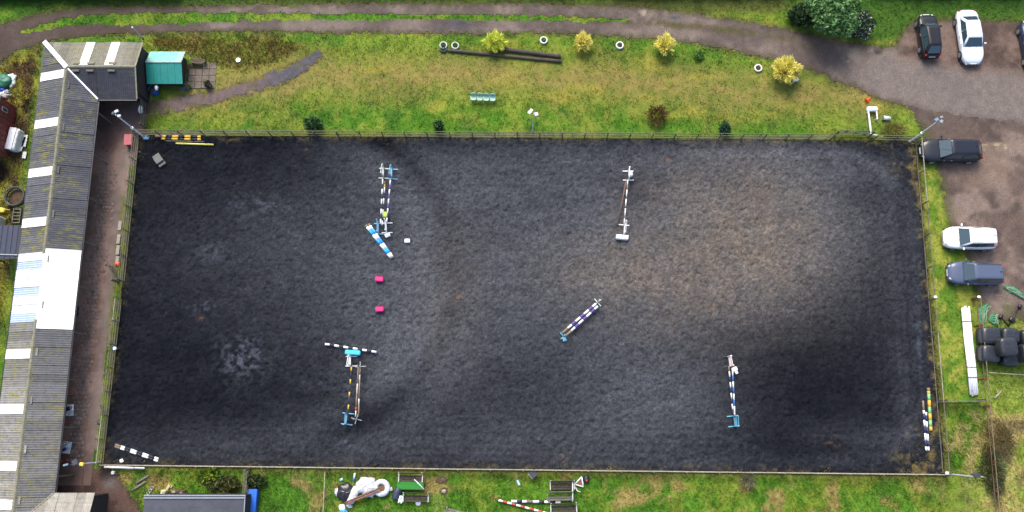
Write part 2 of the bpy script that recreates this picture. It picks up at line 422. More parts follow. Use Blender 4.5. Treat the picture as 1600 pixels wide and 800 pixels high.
def arena_z(X, Y):
    a = fbm(X, Y, .24, 2, 201); b = fbm(X + .6 * a, Y, .9, 2, 205)
    pits = sm(.60, .80, fbm(X, Y, .21, 2, 209))
    return .09 + .125 * (a - .5) + .05 * (b - .5) - .06 * pits + .010 * harrow(X, Y)[1] + .05 * (fbm(X, Y, 9, 2, 33) - .5)
m_arena = MA('rubber_and_sand_riding_surface', .95, .5, 9, 1.0, .06, .06)
arena = patch('arena_surface', np.arange(-30.6, 32.6, .072), np.arange(-3.6, 23.0, .072), m_arena, arena_z, arena_col, keep=lambda x, y: sdf(x, y, ARENA) < 0)
tag(arena, 'black rubber and sand riding surface of the fenced arena', 'riding arena', kind='structure')

# ---- track, car park, path
def road_keep(x, y):
    n = (fbm(x, y, .5, 3, 301) - .5) * .55
    return (np.maximum(sdf(x, y, ROAD), -(sdf(x, y, MEDIAN) - .05)) + n) < 0
def road_col(X, Y):
    n1, n2, n3 = fbm(X, Y, 3, 4, 311), fbm(X, Y, .35, 3, 321), fbm(X, Y, 1.0, 4, 331)
    C = np.zeros(X.shape + (3,)) + np.array(S(128, 115, 106, .68))
    C = lerp3(C, S(102, 91, 85, .68), sm(.45, .68, n1))
    C = lerp3(C, S(74, 62, 58, .7), sm(-24, -33, X) * .75)
    asp = W([(1385, 85), (1440, 100), (1520, 112), (1600, 118), (1760, 125), (1760, 196), (1600, 193), (1540, 187), (1490, 181), (1450, 172), (1420, 165), (1380, 150), (1330, 115)])
    s = sdf(X, Y, asp)
    C = lerp3(C, S(124, 115, 110, .68), sm(.5, -.5, s) * .8)
    pk = W([(1400, 90), (1410, 50), (1430, 33), (1600, 33), (1760, 40), (1760, 122), (1600, 116), (1500, 108)])
    p = sm(.6, -.6, sdf(X, Y, pk) + (n3 - .5))
    C = lerp3(C, lerp3(np.zeros(X.shape + (3,)) + np.array(S(124, 106, 96, .7)), S(84, 70, 64, .7), sm(.42, .64, n1 * .4 + n3 * .6)), p)
    C = lerp3(C, S(92, 88, 56, .65), np.clip(sm(.5, .05, seg_dist(X, Y, MEDLINE) + (n2 - .5) * .4), 0, 1) * sm(.34, .5, n3) * .85 * sm(27, 20, X))
    C = lerp3(C, S(84, 80, 52, .65), sm(.45, .1, -sdf(X, Y, ROAD) + (n2 - .5) * .5) * .5 * np.where((X > 31.5) & (Y < 27), 0.15, 1))
    for (px, py, rx, ry, c_) in ((1008, 21, 9, 6, (158, 146, 128)), (1058, 28, 14, 4, (78, 80, 88)), (1195, 43, 7, 3, (72, 74, 80)), (715, 38, 26, 8, (74, 72, 78)), (700, 43, 40, 5, (92, 88, 90)), (1328, 92, 10, 6, (148, 136, 122)), (1371, 82, 7, 4, (66, 64, 68)), (170, 46, 60, 6, (86, 72, 68)), (1105, 48, 10, 6, (104, 90, 84))):
        C = lerp3(C, S(*c_, .7), np.clip(gx(X, Y, px, py, rx, ry) * 1.3, 0, 1) * sm(.3, .55, n2 * .5 + n3 * .5))
    return C * (.80 + .4 * n2)[..., None]
m_road = MA('worn_gravel_and_asphalt', .92, .34, 11, .6, .03, .1)
tag(patch('track', np.arange(-47, 52, .14), np.arange(22.5, 37, .14), m_road, lambda X, Y: .03 + .012 * (fbm(X, Y, .4, 2, 341) - .5), road_col, keep=road_keep), 'grey gravel and asphalt track curving along the top', 'road', kind='structure')
def park_col(X, Y):
    n1, n2, n3 = fbm(X, Y, 2.4, 4, 351), fbm(X, Y, .3, 3, 361), fbm(X, Y, .9, 4, 371)
    C = np.zeros(X.shape + (3,)) + np.array(S(132, 116, 106, .72))
    C = lerp3(C, S(102, 88, 81, .7), sm(.42, .62, n1))
    C = lerp3(C, S(76, 66, 62, .68), sm(.48, .72, n3) * .6)
    C = lerp3(C, S(138, 118, 104, .7), sm(.55, .7, fbm(X, Y, 3.4, 3, 377)) * .7)
    k = W([(1535, 230), (1565, 228), (1600, 236)])
    C = lerp3(C, S(170, 150, 120, .75), sm(.35, .1, seg_dist(X, Y, k)) * sm(.5, .6, n3))
    C = lerp3(C, S(80, 86, 44, .65), sm(.8, .05, -sdf(X, Y, PARK) + (n3 - .5) * .9) * .55 * sm(24.6, 23.4, Y))
    C = lerp3(C, S(96, 104, 56, .65), gx(X, Y, 1575, 475, 16, 14) * sm(.45, .6, n3))
    return C * (.78 + .44 * n2)[..., None]
tag(patch('car_park', np.arange(31, 50, .14), np.arange(7, 26.5, .14), m_road, lambda X, Y: .020 + .014 * (fbm(X, Y, .5, 2, 341) - .5), park_col,
          keep=lambda x, y: (sdf(x, y, PARK) + (fbm(x, y, .5, 3, 303) - .5) * .7) < 0), 'stony brown dirt parking area on the right', 'car park', kind='structure')
def path_col(X, Y):
    n2, n3 = fbm(X, Y, .3, 3, 381), fbm(X, Y, 1.1, 4, 391)
    C = np.zeros(X.shape + (3,)) + np.array(S(112, 98, 94, .7))
    C = lerp3(C, S(92, 90, 96, .7), sm(-21.5, -18, X))
    C = lerp3(C, S(70, 56, 50, .7), sm(-27.5, -29.5, X) * .7)
    C = lerp3(C, S(96, 92, 56, .7), sm(.5, .68, n3) * .6)
    return C * (.72 + .56 * n2)[..., None]
tag(patch('gravel_path', np.arange(-30, -14.5, .12), np.arange(23, 31, .12), m_road, lambda X, Y: .024 + .02 * (fbm(X, Y, .25, 2, 341) - .5), path_col,
          keep=lambda x, y: (sdf(x, y, PATH) + (fbm(x, y, .45, 3, 305) - .5) * .8) < 0), 'grey gravel path tapering off into the lawn', 'path', kind='structure')
def dirt_col(X, Y):
    n2, n3 = fbm(X, Y, .3, 3, 383), fbm(X, Y, 1.1, 4, 393)
    C = np.zeros(X.shape + (3,)) + np.array(S(96, 76, 68, .7))
    C = lerp3(C, S(70, 56, 50, .7), sm(.45, .65, n3)); C = lerp3(C, S(120, 112, 108, .7), gx(X, Y, 172, 755, 10, 10) * .8)
    return C * (.8 + .4 * n2)[..., None]
tag(patch('dirt_apron', np.arange(-36, -24, .12), np.arange(-9, -2, .12), m_road, lambda X, Y: .022 + .02 * (fbm(X, Y, .4, 2, 341) - .5), dirt_col,
          keep=lambda x, y: (sdf(x, y, DIRT) + (fbm(x, y, .5, 3, 306) - .5) * .9) < 0), 'brown dirt apron at the lower end of the yard', 'dirt', kind='structure')

# ---- concrete yard: a bed with separate cast bays and a strip of stone setts
def yard_col(X, Y):
    n1, n2, n3 = fbm(X, Y, 1.6, 4, 401), fbm(X, Y, .25, 3, 411), fbm(X, Y, .7, 4, 421)
    C = np.zeros(X.shape + (3,)) + np.array(S(146, 118, 104, .85))
    C = lerp3(C, S(116, 92, 80, .85), sm(.42, .62, n1))
    C = lerp3(C, S(138, 122, 112, .68), sm(.55, .7, n3) * .6)
    C = lerp3(C, S(122, 114, 112, .66), sm(-31.5, -31.0, X) * .5)
    C = lerp3(C, S(84, 64, 58, .7), np.maximum(sm(20, 23, Y), sm(0, -3, Y)) * .5)  # upper end: shadow of the north wing painted into the colour; lower end browner
    C = lerp3(C, S(110, 112, 58, .6), sm(-30.9, -30.6, X + (n3 - .5) * .5) * sm(.4, .55, n1) * .7)
    return C * (.8 + .4 * n2)[..., None]
m_yard = MA('stained_concrete', .8, .16, 18, .35, .02, .35)
m_joint = MA('yard_joint_grit', .9, .25, 20, .4, .02, .2)
yard = patch('yard', np.arange(-33.9, -29, .15), np.arange(-4.4, 26.1, .15), m_joint, lambda X, Y: X * 0 + .012, lambda X, Y: yard_col(X, Y) * 1.35, keep=lambda x, y: sdf(x, y, YARD) < .05)
tag(yard, 'brown stained concrete stable yard with a strip of stone setts', 'yard', kind='structure')
joints = [at(170, p).y for p in (158, 200, 260, 333, 411, 500, 583, 662, 728)] + [-4.2]
for i in range(len(joints) - 1):
    y1, y0 = joints[i] - .03, joints[i + 1] + .03
    xr = -30.35 - .4 * (22.5 - (y0 + y1) / 2) / 25 if i > 1 else -29.4
    for (xa, xb) in ((-33.55, -31.42), (-31.36, xr)):
        patch('concrete_bay', np.linspace(xa, xb, max(4, int((xb - xa) / .12))), np.linspace(y0, y1, max(4, int((y1 - y0) / .12))), m_yard,
              lambda X, Y: .034 + .008 * (fbm(X, Y, .8, 3, 431) - .5), yard_col, parent=yard)
rnd = random.Random(4)
V = []; F = []; Cc = []
c0, c1 = at(168, 262), at(112, 722)
ny_ = int((c0.y - c1.y) / .30)
for j in range(ny_):
    y = c1.y + (j + .5) * .30; t = (y - c1.y) / (c0.y - c1.y)
    xc = c1.x + (c0.x - c1.x) * t
    for i in range(-2, 3):
        if abs(i) == 2 and rnd.random() < .45: continue
        cx, cy = xc + (i + (.5 if j % 2 else 0)) * .30 + rnd.uniform(-.05, .05), y + rnd.uniform(-.05, .05)
        n = rnd.choice((5, 6, 6, 7)); r = rnd.uniform(.125, .165); a0 = rnd.uniform(0, 6); o = len(V)
        sh = rnd.uniform(.75, 1.25); cb = S(134, 116, 104, .78 * sh)
        for rr, z in ((r, .02), (r * .86, .062), (0, .072)):
            for k in range(n if rr else 1):
                a = a0 + 6.283 * k / n; q = rr * (1 + .15 * math.sin(a * 2 + a0))
                V.append((cx + q * math.cos(a), cy + q * math.sin(a) * .95, z + rnd.uniform(-.004, .004))); Cc.append(cb)
        for k in range(n):
            k2 = (k + 1) % n
            F += [(o + k, o + k2, o + n + k2), (o + k, o + n + k2, o + n + k), (o + n + k, o + n + k2, o + 2 * n)]
setts = link_mesh('stone_setts', np_mesh('stone_setts', np.array(V), np.array(F), m_yard, np.array(Cc), False), yard)
setts['kind'] = 'stuff'

# ---- grass blades over all the open ground
def blades():
    rs = np.random.RandomState(5)
    N = 230000
    X = rs.uniform(-46, 46, N); Y = rs.uniform(-8.5, 36.5, N)
    d = in_hard(X, Y)
    k = (d > -.10 + .0 * X) & ~((X > -37) & (X < -28.6) & (Y > 24.3) & (Y < 29.8)) & ~((X < -33) & (X > -36.8) & (Y < 30)) & (np.abs(X) < 46 * (62 + Y * .2) / 62)
    dw = seg_dist(X, Y, WORN)
    k &= rs.uniform(0, 1, N) < (.45 + .55 * sm(.6, 2.4, dw))
    X, Y, d = X[k], Y[k], d[k]
    C = ground_col(X, Y); n = len(X)
    tall = sm(.3, -.5, sdf(X, Y, TALL)) + .35 * sm(.3, -.8, sdf(X, Y, WILD_R)) + .6 * sm(.3, -.8, sdf(X, Y, WILD_L)) + .8 * sm(.3, -.4, sdf(X, Y, BANK_R)) + .4 * sm(.2, -.2, sdf(X, Y, BOTTOM))
    tall = np.clip(tall, 0, 1)
    lg = (.05 + .07 * rs.uniform(0, 1, n) + .28 * tall * rs.uniform(.2, 1, n)) * (.7 + .7 * fbm(X, Y, 1.4, 3, 501))
    Vs = []; Cs = []
    for b in range(4):
        a = rs.uniform(0, 6.283, n); ti = rs.uniform(.25, 1.0, n); w = rs.uniform(.012, .03, n) * (1 + .6 * tall)
        ox, oy = rs.normal(0, .07, n), rs.normal(0, .07, n)
        l = lg * rs.uniform(.6, 1.3, n)
        bx, by = X + ox, Y + oy
        p0 = np.stack([bx - w * np.sin(a), by + w * np.cos(a), np.full(n, -.01)], 1)
        p1 = np.stack([bx + w * np.sin(a), by - w * np.cos(a), np.full(n, -.01)], 1)
        p2 = np.stack([bx + l * np.cos(a) * ti, by + l * np.sin(a) * ti, l * np.sqrt(1 - np.minimum(ti, .98) ** 2) + .02], 1)
        Vs.append(np.stack([p0, p1, p2], 1).reshape(-1, 3))
        cc = C * rs.uniform(.85, 1.4, n)[:, None] * np.stack([rs.uniform(.9, 1.15, n), np.ones(n), rs.uniform(.8, 1.1, n)], 1)
        Cs.append(np.repeat(cc, 3, 0))
    V = np.concatenate(Vs); C = np.concatenate(Cs)
    return np_mesh('grass', V, np.arange(len(V)).reshape(-1, 3), MA('grass_blade', .7, .1, 5, 0, spec=.25, trans=.25), C)
tag(link_mesh('grass', blades()), 'short and rough grass growing over the open ground', 'grass', kind='stuff')
# weeds along the rail feet and in the corners of the arena
def weeds():
    rs = np.random.RandomState(9); N = 90000
    X = rs.uniform(-31.5, 34, N); Y = rs.uniform(-4, 24, N)
    d = sdf(X, Y, ARENA)
    p = np.exp(-((d + .05) / .28) ** 2) * np.where(X > 28, 1.0, np.where(X < -28.5, .55, .3))
    p = np.maximum(p, .25 * sm(4.2, 1.0, np.hypot(X - ARENA[1][0], Y - ARENA[1][1])) * (d < 0)); p = np.maximum(p, .3 * sm(4.6, 1.0, np.hypot(X - ARENA[2][0], Y - ARENA[2][1])) * (d < 0))
    p *= sm(.38, .6, fbm(X, Y, .9, 3, 511))
    k = rs.uniform(0, 1, N) < p
    X, Y = X[k], Y[k]; n = len(X); Vs = []; Cs = []
    pal = np.array([S(120, 118, 52, .7), S(150, 130, 80, .7), S(84, 112, 40, .7), S(96, 80, 54, .7)])
    for b in range(4):
        a = rs.uniform(0, 6.283, n); l = rs.uniform(.08, .3, n); ti = rs.uniform(.3, 1, n); w = rs.uniform(.012, .028, n)
        bx, by = X + rs.normal(0, .06, n), Y + rs.normal(0, .06, n)
        Vs.append(np.stack([np.stack([bx - w * np.sin(a), by + w * np.cos(a), np.full(n, .01)], 1), np.stack([bx + w * np.sin(a), by - w * np.cos(a), np.full(n, .01)], 1), np.stack([bx + l * np.cos(a) * ti, by + l * np.sin(a) * ti, .05 + l * .7], 1)], 1).reshape(-1, 3))
        Cs.append(np.repeat(pal[rs.randint(0, 4, n)] * rs.uniform(.7, 1.3, n)[:, None], 3, 0))
    V = np.concatenate(Vs)
    return np_mesh('weeds', V, np.arange(len(V)).reshape(-1, 3), MA('weed_blade', .8, .1, 5, 0, spec=.2), np.concatenate(Cs))
tag(link_mesh('weeds', weeds()), 'straggly weeds along the foot of the arena fence', 'weeds', kind='stuff')

# ================================================================== MATERIALS FOR THINGS
m_white = M('white_paint', (.78, .78, .77), .5, .06, 6, dirt=S(170, 165, 150), dirt_amt=.25)
m_whiteplastic = M('white_plastic', (.8, .81, .82), .4, .05, 5)
m_oldwhite = M('weathered_white_paint', (.55, .55, .52), .7, .2, 8, dirt=S(120, 112, 96), dirt_amt=.6, dscale=4)
m_rail = M('weathered_rail_timber', S(126, 120, 102, .66), .85, .25, 9, .3, dirt=S(92, 92, 70, .6), dirt_amt=.7, dscale=3)
m_post = M('dark_post_timber', S(110, 104, 88, .65), .9, .25, 9, .3)
m_palerail = M('pale_kickboard_timber', S(176, 166, 146, .75), .85, .2, 7, .2, dirt=S(110, 106, 80, .6), dirt_amt=.6, dscale=2)
m_darkwood = M('dark_creosoted_boards', S(44, 40, 40, .8), .85, .3, 6, .3)
m_benchwood = M('rotting_bench_timber', S(88, 78, 66, .7), .9, .3, 10, .4, dirt=S(46, 40, 34, .8), dirt_amt=.8, dscale=5)
m_greywood = M('silvered_timber', S(134, 128, 118, .7), .9, .25, 10, .3, dirt=S(80, 74, 60, .7), dirt_amt=.7, dscale=6)
m_metal = M('galvanised_steel', S(176, 180, 184, .7), .4, .12, 8, metal=.5)
m_darkmetal = M('dark_grey_metal', S(74, 78, 86, .7), .5, .1, 8, metal=.3)
m_rust = M('rusty_iron', S(140, 74, 52, .7), .9, .3, 14)
m_black = M('black_plastic', (.012, .012, .014), .35, .1, 5)
m_tyre = M('tyre_rubber', (.018, .018, .019), .85, .15, 10)
m_red = M('red_paint', S(204, 40, 36, .8), .5, .12, 6)
m_orange = M('orange_plastic', S(240, 80, 30, .9), .5, .08, 6)
m_pink = M('pink_plastic', S(232, 30, 120, .9), .4, .06, 6)
m_lime = M('lime_plastic', S(178, 214, 30, .85), .4, .06, 6)
m_teal = M('turquoise_plastic', S(70, 196, 216, .85), .45, .08, 6)
m_blue = M('bright_blue_paint', S(36, 104, 206, .85), .5, .08, 4)
m_bluebin = M('blue_barrel_plastic', S(40, 84, 170, .8), .45, .1, 5)
m_wing_blue = M('light_blue_paint', S(120, 196, 222, .8), .55, .15, 8)
m_wing_blue2 = M('mid_blue_paint', S(124, 186, 220, .8), .55, .15, 8)
m_wing_pale = M('pale_green_white_paint', S(206, 214, 204, .8), .6, .15, 8)
m_wing_pink = M('pink_white_paint', S(236, 224, 222, .85), .6, .12, 8)
m_navy = M('navy_paint', S(34, 44, 84, .8), .5, .12, 6)
m_pblue = M('pole_blue_paint', S(40, 160, 232, .85), .5, .08, 6)
m_mblue = M('pole_mid_blue_paint', S(38, 98, 166, .85), .5, .08, 6)
m_purple = M('purple_paint', S(106, 82, 160, .8), .5, .1, 6)
m_pblack = M('pole_black_paint', S(36, 40, 52, .8), .5, .1, 6)
m_yellow = M('yellow_paint', S(236, 188, 64, .85), .5, .08, 6)
m_lemon = M('lemon_paint', S(232, 224, 110, .85), .5, .08, 6)
m_pgreen = M('pole_green_paint', S(132, 196, 130, .75), .5, .08, 6)
m_porange = M('pole_orange_paint', S(232, 178, 60, .8), .5, .08, 6)
m_bare = M('bare_pole_timber', S(150, 128, 104, .7), .85, .2, 12)
m_brownpole = M('brown_pole_timber', S(128, 96, 78, .7), .85, .2, 12)
m_pred = M('pole_red_paint', S(210, 66, 66, .8), .5, .1, 6)
m_soil = M('planter_soil', S(92, 74, 56, .7), .95, .3, 14, .4)
m_glass = bpy.data.materials.new('car_glass'); m_glass.use_nodes = True
_b = m_glass.node_tree.nodes['Principled BSDF']; _b.inputs['Base Color'].default_value = (.03, .055, .07, 1); _b.inputs['Roughness'].default_value = .04; _b.inputs['Specular IOR Level'].default_value = .7; _b.inputs['Coat Weight'].default_value = .3
m_leaf = MA('leaf', .6, .12, 6, 0, spec=.35, trans=.3)
m_bark = M('bark', S(84, 68, 52, .7), .9, .3, 8, .5)

# ================================================================== STABLE BUILDING
def roof_mat(name, base, light, moss=0.5):
    m = bpy.data.materials.new(name); m.use_nodes = True
    nt = m.node_tree; b = nt.nodes['Principled BSDF']; L = nt.links.new; N = nt.nodes.new
    b.inputs['Roughness'].default_value = .85
    g = N('ShaderNodeNewGeometry'); oi = N('ShaderNodeObjectInfo')
    def noise(sc, vec, rough=.6, det=8):
        n = N('ShaderNodeTexNoise'); n.inputs['Scale'].default_value = sc; n.inputs['Detail'].default_value = det; n.inputs['Roughness'].default_value = rough
        L(vec, n.inputs['Vector']); return n.outputs[0]
    def rng(v, a, b_, c, d):
        r = N('ShaderNodeMapRange'); r.inputs[1].default_value = a; r.inputs[2].default_value = b_; r.inputs[3].default_value = c; r.inputs[4].default_value = d
        L(v, r.inputs[0]); return r.outputs[0]
    def mix(f, a, c, bt='MIX'):
        x = N('ShaderNodeMix'); x.data_type = 'RGBA'; x.blend_type = bt
        if isinstance(f, float): x.inputs[0].default_value = f
        else: L(f, x.inputs[0])
        for s, v in ((6, a), (7, c)):
            if isinstance(v, tuple): x.inputs[s].default_value = (*v, 1)
            else: L(v, x.inputs[s])
        return x.outputs[2]
    mp = N('ShaderNodeMapping'); mp.inputs['Scale'].default_value = (.35, 6, 1); L(g.outputs['Position'], mp.inputs[0])
    sx = N('ShaderNodeSeparateXYZ'); L(g.outputs['Position'], sx.inputs[0])
    south = rng(sx.outputs[1], 15, -3, 0.0, 1.0)      # the southern sheets are older and paler with lichen
    c = mix(south, base, light)
    c = mix(rng(noise(1.0, mp.outputs[0], .7), .35, .7, 0.0, .55), c, tuple(v * 1.9 for v in base))
    c = mix(rng(noise(3.0, g.outputs['Position']), .45, .7, 0, .5), c, tuple(v * .5 for v in base))
    c = mix(1.0, c, rng(oi.outputs['Random'], 0, 1, .78, 1.22), 'MULTIPLY')
    mp2 = N('ShaderNodeMapping'); mp2.inputs['Scale'].default_value = (.8, 2.2, 1); L(g.outputs['Position'], mp2.inputs[0])
    ms = N('ShaderNodeMath'); ms.operation = 'MULTIPLY'
    L(rng(noise(1.6, mp2.outputs[0], .78), .51, .60, 0, 1), ms.inputs[0]); L(rng(noise(.35, g.outputs['Position']), .40, .56, 0, moss), ms.inputs[1])
    c = mix(ms.outputs[0], c, S(150, 146, 36, .6))
    L(c, b.inputs['Base Color'])
    bp = N('ShaderNodeBump'); bp.inputs['Strength'].default_value = .3; bp.inputs['Distance'].default_value = .02
    L(noise(25, g.outputs['Position']), bp.inputs['Height']); L(bp.outputs[0], b.inputs['Normal'])
    return m
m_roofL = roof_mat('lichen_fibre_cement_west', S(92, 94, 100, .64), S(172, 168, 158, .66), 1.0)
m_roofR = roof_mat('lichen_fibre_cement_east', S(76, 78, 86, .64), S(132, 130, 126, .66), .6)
m_roofN = roof_mat('mossy_fibre_cement_north', S(126, 124, 112, .62), S(126, 124, 112, .62), .5)
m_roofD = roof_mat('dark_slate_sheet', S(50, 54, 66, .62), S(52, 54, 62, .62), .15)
m_roofS = roof_mat('tan_fibre_cement', S(158, 154, 144, .68), S(160, 156, 146, .68), .3)
m_skylight = M('milky_skylight_sheet', (.80, .78, .70), .35, .06, 4, dirt=S(170, 170, 150), dirt_amt=.3, dscale=3)
m_whitesheet = M('white_coated_roof_sheet', (.86, .87, .88), .3, .03, 2, dirt=S(190, 190, 190), dirt_amt=.25, dscale=1)
m_palesheet = M('pale_corrugated_sheet', (.62, .62, .63), .45, .15, 3, stretch=(1, 8, 1), dirt=S(150, 150, 150), dirt_amt=.6, dscale=2)
m_clearsheet = M('clear_corrugated_sheet', S(176, 194, 214, .8), .2, .12, 4)
m_ridge = M('ridge_tile', S(150, 146, 122, .66), .85, .2, 6, .2, dirt=S(120, 118, 60, .6), dirt_amt=.5)
m_flash = M('bright_flashing', (.75, .78, .82), .35, .06, 5)
m_redwall = M('red_brown_boards', S(130, 62, 56, .8), .8, .25, 5, .2, dirt=S(50, 28, 26, .7), dirt_amt=.6, dscale=3)

stable = thing('stable_block', 'long L-shaped stable block with grey corrugated roof and white skylight strips', 'building', (-34.3, 10, 0))
SO = Vector((-34.3, 10, 0))
RZ, EZ = 3.30, 2.50
RX, EXL, EXR = -34.3, -36.62, -31.98
RY, ENY, ESY, WEX = 27.15, 29.55, 24.80, at(214, 105, 3.0).x
SHW = .65
def sheet(A, e, d, s0, s1, ulo, uhi, mat, name='roof_sheet', amp=.026, pitch=.1625, lift=0.0, cells=None):
    """one corrugated sheet; ribs run down the slope d"""
    n = max(2, int(round((s1 - s0) / pitch * 4))); nrm = e.cross(d).normalized()
    if nrm.z < 0: nrm = -nrm
    mb = MB(); vs = []; fs = []; L = d.length; du = d / L
    s1e = s1 + .045
    for i in range(n + 1):
        s = s0 + (s1e - s0) * i / n
        h = amp * math.sin(2 * math.pi * s / pitch) + lift + .006 * (i / n)
        a, b = ulo(s) * L, uhi(s) * L
        if b < a: b = a
        for u in (a, b):
            vs.append(A + e * s + du * u + nrm * h - SO)
        if i: k = 2 * i; fs.append((k - 2, k, k + 1, k - 1))
    mb.add(vs, fs, 0, True)
    return mb.build(name, mat, stable)
one, zero = (lambda s: 1.0), (lambda s: 0.0)
J = random.Random(12)
def jit(): return J.uniform(-.012, .02)
e_s = Vector((0, -1, 0))
A0 = Vector((RX, RY, RZ))
dL = Vector((EXL - RX, 0, EZ - RZ)); dR = Vector((EXR - RX, 0, EZ - RZ))
S_END = RY + 9.0
white0, white1 = RY - at(100, 397, 3.0).y, RY - at(80, 500, 3.0).y
sky_s = [RY - at(60, p, 3.0).y for p in (118, 193.5, 271, 350, 547.5, 634, 722, 790)]
# west slope (with the hip at its north end)
s = -(ENY - RY)
hipL = ENY - RY
edges = []
while s < S_END:
    edges.append((s, min(s + SHW, S_END))); s += SHW
for (a, b) in edges:
    mid = (a + b) / 2
    lo = (lambda s: max(0.0, min(1.0, -s / hipL)))
    j = jit()
    if white0 - .3 < mid < white1 + .3:
        k = int((mid - white0) / SHW)
        clear = k in (1, 4, 7)
        sheet(A0, e_s, dL, a, b, lo, one, m_clearsheet if clear else m_palesheet, 'clear_sheet' if clear else 'pale_sheet', lift=j)
        continue
    if any(abs(mid - q) < SHW / 2 for q in sky_s):
        sheet(A0, e_s, dL, a, b, lambda s: max(.05, lo(s)), one, m_skylight, 'skylight_sheet', amp=.018, lift=.03)
    else:
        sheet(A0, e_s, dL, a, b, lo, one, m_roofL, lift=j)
# east slope (from the north valley to the south valley)
vN = RY - ESY                # valley reaches the eave this far south of the ridge end
S_VS = RY - at(83, 770, 2.5).y  # south wing's eave
s = 0.0
while s < S_END - .01:
    a, b = s, min(s + SHW, S_END); mid = (a + b) / 2; s += SHW
    hi = (lambda s: max(0.0, min(1.0, s / vN)) if s < vN else (max(0.0, 1 - (s - S_VS) / 2.3) if s > S_VS else 1.0))
    if hi(mid) <= 0.02: continue
    if white0 - .3 < mid < white1 + .3:
        sheet(A0, e_s, dR, a, b, zero, hi, m_whitesheet, 'white_sheet', amp=.006, lift=.035)
    else:
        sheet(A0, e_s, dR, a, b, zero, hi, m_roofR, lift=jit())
# north wing
e_e = Vector((1, 0, 0)); dN = Vector((0, ENY - RY, EZ - RZ)); dS = Vector((0, ESY - RY, EZ - RZ))
WL = WEX - RX; s = EXL - RX; wsky = [at(133, 85, 2.9).x - RX, at(169, 85, 2.9).x - RX]
while s < WL:
    a, b = s, min(s + SHW, WL); mid = (a + b) / 2; s += SHW
    lo = (lambda s: max(0.0, min(1.0, -s / (RX - EXL))))
    if any(abs(mid - q) < SHW / 2 for q in wsky): sheet(A0, e_e, dN, a, b, lambda s: .06, one, m_skylight, 'skylight_sheet', amp=.018, lift=.03)
    else: sheet(A0, e_e, dN, a, b, lo, one, m_roofN, lift=jit())
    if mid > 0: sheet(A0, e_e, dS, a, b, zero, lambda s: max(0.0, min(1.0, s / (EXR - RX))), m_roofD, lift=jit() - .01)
# south wing: its north slope
SW_E = at(146, 785, 2.5).x
A2 = Vector((RX, RY - S_VS - 2.3, RZ)); dN2 = Vector((0, 2.3, EZ - RZ)); s = 0.0
while s < SW_E - RX:
    a, b = s, min(s + SHW, SW_E - RX); s += SHW
    sheet(A2, e_e, dN2, a, b, zero, lambda s: max(0.0, min(1.0, s / 2.32)), m_roofS, lift=jit())
    sheet(A2, e_e, Vector((0, -2.3, EZ - RZ)), a, b, zero, one, m_roofS, lift=jit())
# ridge tiles, flashing, finials
def ridge(p, q, w, mat, name, step=1.05, h=.05):
    p, q = Vector(p), Vector(q); L = (q - p).length; n = max(1, round(L / step))
    for i in range(n):
        a, b = p.lerp(q, i / n), p.lerp(q, (i + .985) / n)
        d = (b - a).normalized(); y = Vector((0, 0, 1)).cross(d).normalized()
        mb = MB(); prof = [(-w, -.10), (-w * .45, h * .4), (0, h), (w * .45, h * .4), (w, -.10), (w * .8, -.13), (0, h - .03), (-w * .8, -.13)]
        rings = [[v + y * u + Vector((0, 0, z)) - SO + Vector((0, 0, .006 * (i % 2))) for u, z in prof] for v in (a, b)]
        mb.loft(rings, 0, False); mb.build(name, mat, stable)
ridge((RX, RY - .1, RZ + .03), (RX, RY - white0, RZ + .03), .15, m_ridge, 'ridge_tile')
ridge((RX, RY - white1, RZ + .03), (RX, RY - S_END, RZ + .03), .15, m_ridge, 'ridge_tile')
ridge((RX + .1, RY, RZ + .03), (WEX, RY, RZ + .03), .14, m_ridge, 'ridge_tile')
def strip(p, q, w, t, mat, name):
    p, q = Vector(p) - SO, Vector(q) - SO
    MB().bar(p, q, w, t).build(name, mat, stable)
strip((EXL - .05, ENY + .05, EZ + .09), (RX + .08, RY - .08, RZ + .09), .34, .05, m_flash, 'hip_flashing')
strip((RX + .1, RY - .1, RZ - .01), (EXR, ESY, EZ + .06), .12, .03, m_flash, 'valley_flashing')
strip((EXR - .05, RY - S_VS + .0, EZ + .06), (RX, RY - S_VS - 2.3, RZ), .10, .03, m_ridge, 'valley_flashing')
strip((WEX + .02, RY, RZ + .03), (WEX + .02, ENY, EZ + .03), .10, .05, m_ridge, 'verge_board')
strip((WEX + .02, RY, RZ + .03), (WEX + .02, ESY, EZ + .03), .10, .05, m_ridge, 'verge_board')
for xx in (.45, 1.55, 3.2):       # low vents under the wing ridge
    for sgn in (1, -1):
        MB().box(Vector((RX + xx + .3, RY + sgn * .32, RZ - .03)) - SO, (.55, .16, .08)).build('ridge_vent', m_ridge if sgn > 0 else m_post, stable)
for yy in range(10):
    MB().bar(Vector((RX + .30, RY - 1.2 - yy * 3.4, RZ - .085)) - SO, Vector((RX + .30, RY - 1.75 - yy * 3.4, RZ - .085)) - SO, .16, .05).build('ridge_vent', m_roofL, stable)
# gutters
for x0, y0, x1, y1 in ((EXR + .05, ESY - .2, EXR + .05, RY - S_VS), (EXL - .05, ENY, EXL - .05, RY - S_END), (EXR, ESY - .05, WEX, ESY - .05)):
    MB().bar(Vector((x0, y0, EZ - .06)) - SO, Vector((x1, y1, EZ - .06)) - SO, .10, .08).build('gutter', m_black, stable)
